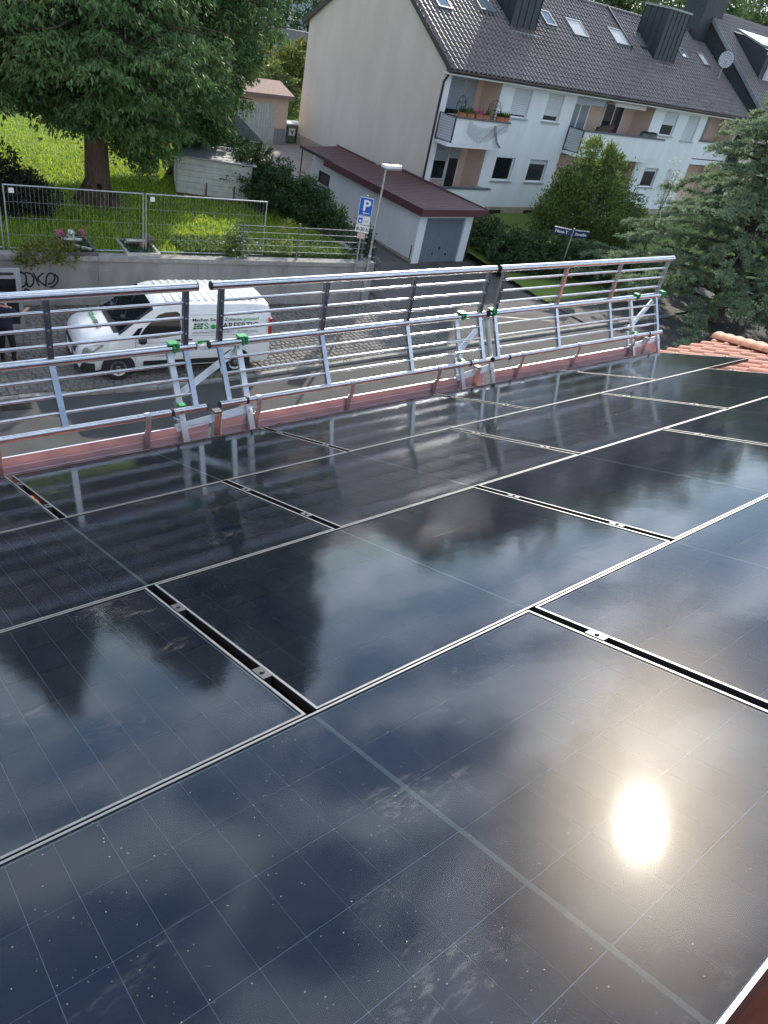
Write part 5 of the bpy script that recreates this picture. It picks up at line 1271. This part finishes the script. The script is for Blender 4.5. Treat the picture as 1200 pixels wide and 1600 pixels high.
# ================================================================== vegetation
def tree_root(name, label, cat, loc): return thing(name, label, cat, loc)
def limb_obj(b, name, mat, parent): return b.obj(name, mat, parent, smooth=True)
def conifer(label, loc, h, rad, z0, nb=150, per=150, trunk_r=.42, mat='leaf_thuja', low_side=None, sz=1.0, taper=.75, bulge=0.0):
    t = tree_root('conifer_tree', label, 'tree', loc)
    b = MB(); b.path([(0, 0, -.1), (0.02, 0, .5), (0, .03, h*.35), (0, 0, h*.7), (0, 0, h*.97)], [trunk_r*1.5, trunk_r, trunk_r*.7, trunk_r*.35, .03], 14)
    for i in range(7):
        a_ = i*.9; b.path([(trunk_r*.75*math.cos(a_), trunk_r*.75*math.sin(a_), .7), (trunk_r*1.3*math.cos(a_), trunk_r*1.3*math.sin(a_), .2), (trunk_r*2.1*math.cos(a_), trunk_r*2.1*math.sin(a_), -.08)], [.12, .15, .06], 6)
    limb_obj(b, 'trunk', 'bark_red', t)
    lb = MB(); PP, DD, TT, LL = [], [], [], []
    for i in range(nb):
        f = (i+.5)/nb; f = f**1.15; z = z0+(h-z0)*f; a_ = i*2.39996+RNG.normal(0, .2)
        R_ = rad*(1-f)**taper*RNG.uniform(.72, 1.12)*(1.0 if f > .06 else .85)
        if bulge and f < bulge: R_ = rad*(.45+.55*f/bulge)*RNG.uniform(.72, 1.08)
        elif bulge: R_ = rad*((1-f)/(1-bulge))**taper*RNG.uniform(.72, 1.12)
        if R_ < .25: R_ = .25
        zs = z
        if low_side is not None: zs -= max(0, math.cos(a_-low_side))*1.6*(1-f)**3
        d = np.array([math.cos(a_), math.sin(a_), 0]); ts = np.linspace(0, 1, 5)
        pts = [np.array([0, 0, z+.25])+d*R_*q+np.array([0, 0, (zs-z)*q-.30*R_*q*q*.6+.12*R_*q**4]) for q in ts]
        if R_ > .8: lb.path(pts, [.07*(1-.8*q)*min(1, R_/2) for q in ts], 4)
        n = int(per*(.35+R_/rad)); q = RNG.uniform(.22, 1.04, n)**.75
        base_ = np.array([np.interp(q, ts, [p[k] for p in pts]) for k in range(3)]).T
        side_ = np.array([-d[1], d[0], 0]); sp_ = RNG.normal(0, .16*R_*.9+.10, n)*(1.05-.45*q)
        P_ = base_+side_*sp_[:, None]+np.stack([np.zeros(n), np.zeros(n), -np.abs(RNG.normal(0, .20, n))], 1)*sz-np.array([0, 0, 1])*(np.abs(sp_)*.45)[:, None]
        D_ = d*.55*RNG.uniform(.3, 1.3, n)[:, None]+side_*np.sign(sp_)[:, None]*.35+np.array([0, 0, -.75])+RNG.normal(0, .28, (n, 3))
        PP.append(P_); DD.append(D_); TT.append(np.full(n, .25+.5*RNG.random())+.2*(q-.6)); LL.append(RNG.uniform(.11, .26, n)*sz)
    limb_obj(lb, 'limbs', 'bark_red', t)
    PP, DD, TT, LL = map(np.concatenate, (PP, DD, TT, LL))
    # every spray is a fan of three slim leaflets
    P3 = np.repeat(PP, 3, 0); D3 = np.repeat(DD, 3, 0)+RNG.normal(0, .32, (len(PP)*3, 3)); L3 = np.repeat(LL, 3)*RNG.uniform(.6, 1.05, len(PP)*3)
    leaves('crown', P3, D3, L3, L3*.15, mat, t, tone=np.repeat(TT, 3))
    return t
conifer('large drooping conifer with reddish trunk behind the mesh fence', (8.55, 22.1, 1.45), 11.0, 4.5, 2.7, nb=260, per=270, low_side=.2, bulge=.3)
conifer('dense drooping conifer hanging over the white shed', (13.3, 25.6, 1.45), 14.0, 3.9, 1.6, nb=270, per=250, trunk_r=.35, bulge=.42)
conifer('conifer at the left edge with ragged hanging branches', (3.9, 23.6, 1.45), 10.2, 3.7, 2.9, nb=190, per=240, trunk_r=.35)
def clump_tree(name, label, cat, loc, blobs, nleaf, ls, mat, trunk_h=0, trunk_r=.2, tm_='bark_grey', spiky=0.0, lw=.4, dense=False):
    """blobs: (x, y, z, rx, ry, rz); leaves sit in small twig clusters near each blob's surface"""
    t = tree_root(name, label, cat, loc)
    tot = sum(b_[3]*b_[5] for b_ in blobs); PP, DD, TT = [], [], []
    lb = MB()
    if trunk_h > 0: lb.path([(0, 0, -.1), (.05, 0, trunk_h*.5), (0, .05, trunk_h)], [trunk_r*1.25, trunk_r, trunk_r*.7], 10)
    for x, y, z, rx, ry, rz in blobs:
        n = int(nleaf*rx*rz/tot); nc = max(8, n//26)
        cd = sph(nc); cr = RNG.uniform(.12, 1.05, nc)**.45 if dense else RNG.uniform(.55, 1.08, nc)**.6
        bumps = 1+.18*np.sin(cd[:, 0]*5+x)*np.cos(cd[:, 1]*4+y)+.14*np.sin(cd[:, 2]*7+z)
        C_ = np.array([x, y, z])+cd*np.array([rx, ry, rz])*(cr*bumps)[:, None]
        idx = RNG.integers(0, nc, n); s_ = (.07 if dense else .16)*(rx+rz)/2*.55+.05
        P_ = C_[idx]+RNG.normal(0, s_, (n, 3))*np.array([1, 1, .8])
        D_ = cd[idx]*.7+sph(n)*.8+np.array([0, 0, spiky])
        PP.append(P_); DD.append(D_); TT.append((RNG.random(nc)*.7+.15)[idx])
        if trunk_h > 0:
            st_ = V(0, 0, trunk_h*.8)
            for k in range(4):
                e_ = Vector(C_[RNG.integers(0, nc)]); lb.path([st_, st_.lerp(e_, .5)+V(0, 0, .15), e_], [trunk_r*.5, trunk_r*.28, .02], 5)
    if lb.v: limb_obj(lb, 'trunk', tm_, t)
    PP, DD, TT = map(np.concatenate, (PP, DD, TT)); n = len(PP); L_ = ls*RNG.uniform(.6, 1.3, n)
    leaves('crown' if trunk_h > 0 else 'foliage', PP, DD, L_, L_*lw*.5*1.4, mat, t, tone=TT)
    return t
clump_tree('yew_hedge', 'dark clipped yew hedge at the left edge behind the fence', 'hedge', (5.0, 20.9, 1.45), [(-1.6, .4, .7, 1.5, 1.1, .95), (.1, .2, .75, 1.3, 1.0, 1.0), (1.1, 0, .55, .7, .8, .8)], 24000, .10, 'leaf_yew', dense=True)
clump_tree('ivy_hedge', 'dark green ivy hedge between the white shed and the garage path', 'hedge', (15.0, 22.6, 1.35), [(.1, 1.6, .9, .8, 1.0, 1.0), (-.1, .2, .9, 1.0, 1.2, 1.0), (.2, -1.3, .8, 1.0, 1.1, .95), (.8, -2.6, .7, .9, 1.0, .9), (1.0, -4.0, .3, .5, .9, .8)], 42000, .11, 'leaf_hedge', dense=True)
clump_tree('climbing_ivy', 'dark ivy clump behind the lamp post at the wall corner', 'shrub', (15.9, 16.4, .2), [(0, 0, .9, .35, .5, 1.1), (.05, .3, 1.6, .3, .5, .7)], 3200, .10, 'leaf_yew')
clump_tree('rose_bush', 'straggly bush with white blossoms on the green fence', 'shrub', (10.95, 16.75, 1.45), [(0, 0, .55, .28, .2, .6), (.25, 0, .35, .35, .2, .35)], 1500, .09, 'leaf_bush')
n = 60
leaves('blossoms', np.array([10.95, 16.7, 1.95])+RNG.normal(0, 1, (n, 3))*np.array([.25, .12, .3]), sph(n), .07, .03, 'flower_white', bpy.data.objects['rose_bush'])
bpy.data.objects['blossoms'].matrix_parent_inverse = Matrix.Translation(Vector((10.95, 16.75, 1.45))).inverted()
clump_tree('yellow_sapling', 'small yellowish climbing plant on the green wire fence', 'shrub', (12.75, 16.6, 1.45), [(0, 0, .6, .12, .12, .5)], 260, .10, 'leaf_yellow')
clump_tree('weed_patch', 'yellow green weeds at the foot of the mesh fence', 'shrub', (5.45, 17.2, 1.42), [(-.2, 0, .2, .7, .3, .28), (.5, .1, .1, .4, .3, .2)], 1500, .10, 'leaf_yellow')
# front garden
clump_tree('round_bush', 'tall light green bush in front of the white house front', 'bush', (32.6, 19.6, .3), [(.3, 0, 2.0, 2.3, 1.7, 1.9), (-1.5, .1, 1.7, 1.6, 1.3, 1.6), (2.4, 0, 1.4, 1.7, 1.3, 1.4), (-2.6, 0, 1.1, 1.0, 1.0, 1.0), (3.6, -.2, 1.0, 1.2, 1.0, 1.0), (-1.3, .2, 3.7, .35, .35, 1.5), (-.7, .2, 4.0, .25, .3, 1.3), (.3, 0, 3.9, .5, .5, .9), (1.2, .1, 3.5, .45, .5, 1.0), (.7, .3, 4.1, .22, .2, 1.0), (2.0, .1, 2.7, .5, .5, .8), (-2.0, 0, 2.4, .4, .5, 1.2)], 46000, .13, 'leaf_bush', trunk_h=1.5, trunk_r=.14, spiky=.5)
clump_tree('clipped_hedge', 'low dark leafy hedge to the right of the garage', 'hedge', (25.9, 16.9, .05), [(-.6, 1.0, .8, 1.0, 1.0, .95), (.6, .2, .8, 1.1, 1.0, .95), (1.7, -.3, .75, 1.0, .9, .9), (2.9, -.6, .7, 1.0, .9, .85), (-.4, 2.6, .8, .9, 1.0, .9)], 32000, .12, 'leaf_hedge', dense=True)
clump_tree('flowering_stalk', 'tall stalk with pinkish white blossoms before the white house', 'plant', (36.6, 18.0, .3), [(0, 0, 3.6, .22, .2, 1.2), (.3, .1, 3.2, .2, .2, 1.0)], 700, .14, 'flower_white', trunk_h=2.4, trunk_r=.04)
clump_tree('garden_shrub', 'dark shrub beneath the street name boards', 'shrub', (29.5, 15.6, .05), [(0, 0, .5, 1.2, .9, .7), (1.5, .3, .4, 1.2, .9, .55), (3.2, .2, .5, 1.3, .9, .7)], 8000, .13, 'leaf_hedge')
# blue cedar: tiers of long drooping boughs with short needle tufts
def cedar(label, loc, h, rad, z0, nb):
    t = tree_root('cedar_tree', label, 'tree', loc)
    b = MB(); b.path([(0, 0, -.1), (0, 0, h*.4), (.1, 0, h)], [.42, .30, .03], 12); limb_obj(b, 'trunk', 'bark_grey', t)
    lb = MB(); PP, DD, TT, LL = [], [], [], []
    for i in range(nb):
        f = (i+.5)/nb; z = z0+(h-z0)*f; a_ = i*2.39996; R_ = rad*((1-f)**.85)*RNG.uniform(.6, 1.15)+.3
        d = np.array([math.cos(a_), math.sin(a_), 0]); sd = np.array([-d[1], d[0], 0]); ts = np.linspace(0, 1, 7)
        drp = RNG.uniform(.10, .34); cv = RNG.normal(0, .12)
        pts = np.array([np.array([0, 0, z])+d*R_*q+sd*cv*R_*q*q+np.array([0, 0, .22*R_*q-drp*R_*q*q*1.6]) for q in ts])
        lb.path([tuple(p) for p in pts], [.08*(1-.85*q)*min(1, R_/3) for q in ts], 4)
        nt_ = int(9+R_*7)
        for k in range(nt_):
            q = RNG.uniform(.18, 1.0); p0 = np.array([np.interp(q, ts, pts[:, c]) for c in range(3)])
            sgn = 1 if k % 2 else -1; ln = RNG.uniform(.35, .95)*(1.15-q*.6)*min(1, R_/3+.3)
            td = sd*sgn*RNG.uniform(.5, 1.0)+d*RNG.uniform(.35, 1.0)+np.array([0, 0, RNG.uniform(-.45, .22)]); td /= np.linalg.norm(td)
            m_ = int(14+ln*62); s_ = RNG.random(m_)
            P_ = p0+td*(ln*s_)[:, None]+np.array([0, 0, -.22])*(ln*s_*s_)[:, None]+RNG.normal(0, .035, (m_, 3))
            PP.append(P_); DD.append(td*.7+sph(m_)*.75+np.array([0, 0, .25])); TT.append(np.full(m_, .3+.4*RNG.random())+.25*(s_-.4)); LL.append(RNG.uniform(.07, .15, m_))
    limb_obj(lb, 'limbs', 'bark_grey', t)
    PP, DD, TT, LL = map(np.concatenate, (PP, DD, TT, LL))
    P2_ = np.repeat(PP, 2, 0); D2_ = np.repeat(DD, 2, 0)+RNG.normal(0, .5, (len(PP)*2, 3)); L2_ = np.repeat(LL, 2)
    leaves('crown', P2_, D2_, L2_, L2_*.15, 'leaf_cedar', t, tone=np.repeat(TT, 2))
cedar('large blue green cedar with drooping boughs at the right edge', (32.6, 10.9, 0), 11.2, 6.6, .6, 150)
# trees behind the houses
FAR = [(44, 50, 15.5, 4.6), (52, 52, 16.5, 5.0), (60, 50, 16, 5.2), (67, 48, 17.5, 5.4), (75, 49, 17, 5.6), (84, 50, 18.5, 6), (94, 50, 18, 6), (104, 56, 19, 6), (70, 62, 20, 6.4), (88, 66, 21, 6.5)]
WHERE = ['left behind the ridge', 'behind the left chimney', 'behind the ridge centre', 'behind the right chimney', 'behind the slate gable', 'behind the collectors', 'beside the right picture edge', 'beyond the right picture edge', 'second line, over the gable', 'second line, at far right']
for (x, y, zt, r_), wt in zip(FAR, WHERE):
    z0 = hillz(x, y); h = zt-z0; bl = []
    for k in range(7):
        a_ = RNG.uniform(0, 6.28); q = RNG.uniform(.2, .75); zz = h*RNG.uniform(.42, .80)
        bl.append((math.cos(a_)*r_*q, math.sin(a_)*r_*q, zz, r_*RNG.uniform(.38, .55), r_*RNG.uniform(.38, .55), h*RNG.uniform(.14, .2)))
    bl.append((0, 0, h*.82, r_*.5, r_*.5, h*.17))
    clump_tree('broadleaf_tree', 'leafy green tree ' + wt, 'tree', (x, y, z0), bl, 9000, .42, 'leaf_far', trunk_h=h*.45, trunk_r=.3)

for o in bpy.data.objects:
    if o.name.startswith('broadleaf_tree'): o['group'] = 'trees behind the houses'
clump_tree('slope_shrub', 'sunlit yellow green shrub on the slope left of the gable', 'shrub', (30.0, 45.5, 1.1), [(0, 0, 1.8, 2.4, 1.5, 1.8), (1.8, .6, 2.6, 1.5, 1.2, 1.3), (-2.0, .4, 1.4, 1.8, 1.4, 1.4)], 9000, .24, 'leaf_yellow', trunk_h=.8, trunk_r=.1)
clump_tree('slope_bush', 'large dark green bush on the slope above the outbuilding', 'bush', (26.0, 42.5, 1.0), [(0, 0, 1.2, 2.2, 1.2, 1.6), (2.2, .4, 1.0, 1.8, 1.2, 1.4), (-2.4, 0, 1.3, 1.8, 1.2, 1.6)], 8000, .2, 'leaf_bush')
clump_tree('bank_hedge', 'dark tall hedge before the far bluish house', 'hedge', (40, 60, hillz(40, 60)), [(0, 0, 2.5, 2.5, 1.5, 3.0), (3.5, 0, 2.6, 2.4, 1.5, 3.0), (-4, 0, 2.6, 2.4, 1.5, 2.8)], 9000, .3, 'leaf_hedge')
# garden beyond the conifers
for i, (x, y, r_, m_) in enumerate(((1, 38, 2.6, 'leaf_hedge'), (6.5, 40, 2.4, 'leaf_bush'), (11.5, 39, 2.2, 'leaf_hedge'), (17, 44, 2.5, 'leaf_bush'), (-4, 34, 2.8, 'leaf_hedge'))):
    clump_tree('garden_bush', 'bush at the back of the lawn, ' + ('left of the trunk', 'behind the trunk', 'behind the hanging conifer', 'behind the kiosk', 'outside the left edge')[i], 'bush', (x, y, 1.4), [(0, 0, r_*.8, r_, r_*.8, r_*.9), (r_*.8, .3, r_*.6, r_*.8, r_*.7, r_*.7)], 7000, .2, m_)


# ================================================================== street wear
sheet('repair_patch', [(10.6, 3.2, .0), (16.8, 3.0, .0), (16.9, 5.6, .0), (10.5, 5.7, .0)], 'asphalt_old')
sheet('repair_patch', [(17.2, 12.3, .0085), (22.6, 12.2, .0085), (22.8, 13.4, .0085), (17.1, 13.6, .0085)], 'asphalt')
b = MB()
for pts in ([(13, 8.3), (14.2, 8.1), (15.7, 8.5), (17.4, 8.2), (19.6, 8.6)], [(6.0, 8.9), (7.4, 9.3), (8.9, 9.1), (10.3, 9.4)], [(17.5, 14.8), (19.0, 13.9), (21.0, 13.4), (23.6, 12.4)]):
    for (xa, ya), (xb, yb) in zip(pts[:-1], pts[1:]):
        for k in range(5):
            p0 = V(xa, ya, 0).lerp(V(xb, yb, 0), k/5); p1 = V(xa, ya, 0).lerp(V(xb, yb, 0), (k+1)/5); w_ = random.uniform(.015, .035)
            b.face([(p0.x, p0.y-w_, .013), (p1.x, p1.y-w_, .013), (p1.x, p1.y+w_, .013), (p0.x, p0.y+w_, .013)])
b.obj('tar_seams', 'black_rubber', kind='structure', fixn=False)
n = 2600
wx = RNG.uniform(1.5, 24, n); wy = np.array([kerb_y(x) for x in wx])+RNG.normal(.16, .05, n)
leaves('kerb_weeds', np.stack([wx, wy, np.full(n, .02)], 1), sph(n)+np.array([0, 0, .9]), RNG.uniform(.03, .10, n)*(.4+.6*(np.sin(wx*1.7)+1)), .014, 'leaf_yellow', label='dry weeds growing along the kerb joint', kind='stuff')
n = 900
wx = RNG.uniform(2, 15.4, n); wy = 17.32-(wx-5)*.158-np.abs(RNG.normal(.06, .25, n))-.05
leaves('leaf_litter', np.stack([wx, wy, np.full(n, .045)], 1), sph(n)*np.array([1, 1, .15]), .05, .02, 'soil', label='dead leaves gathered at the foot of the wall', kind='stuff', face_up=1.0)
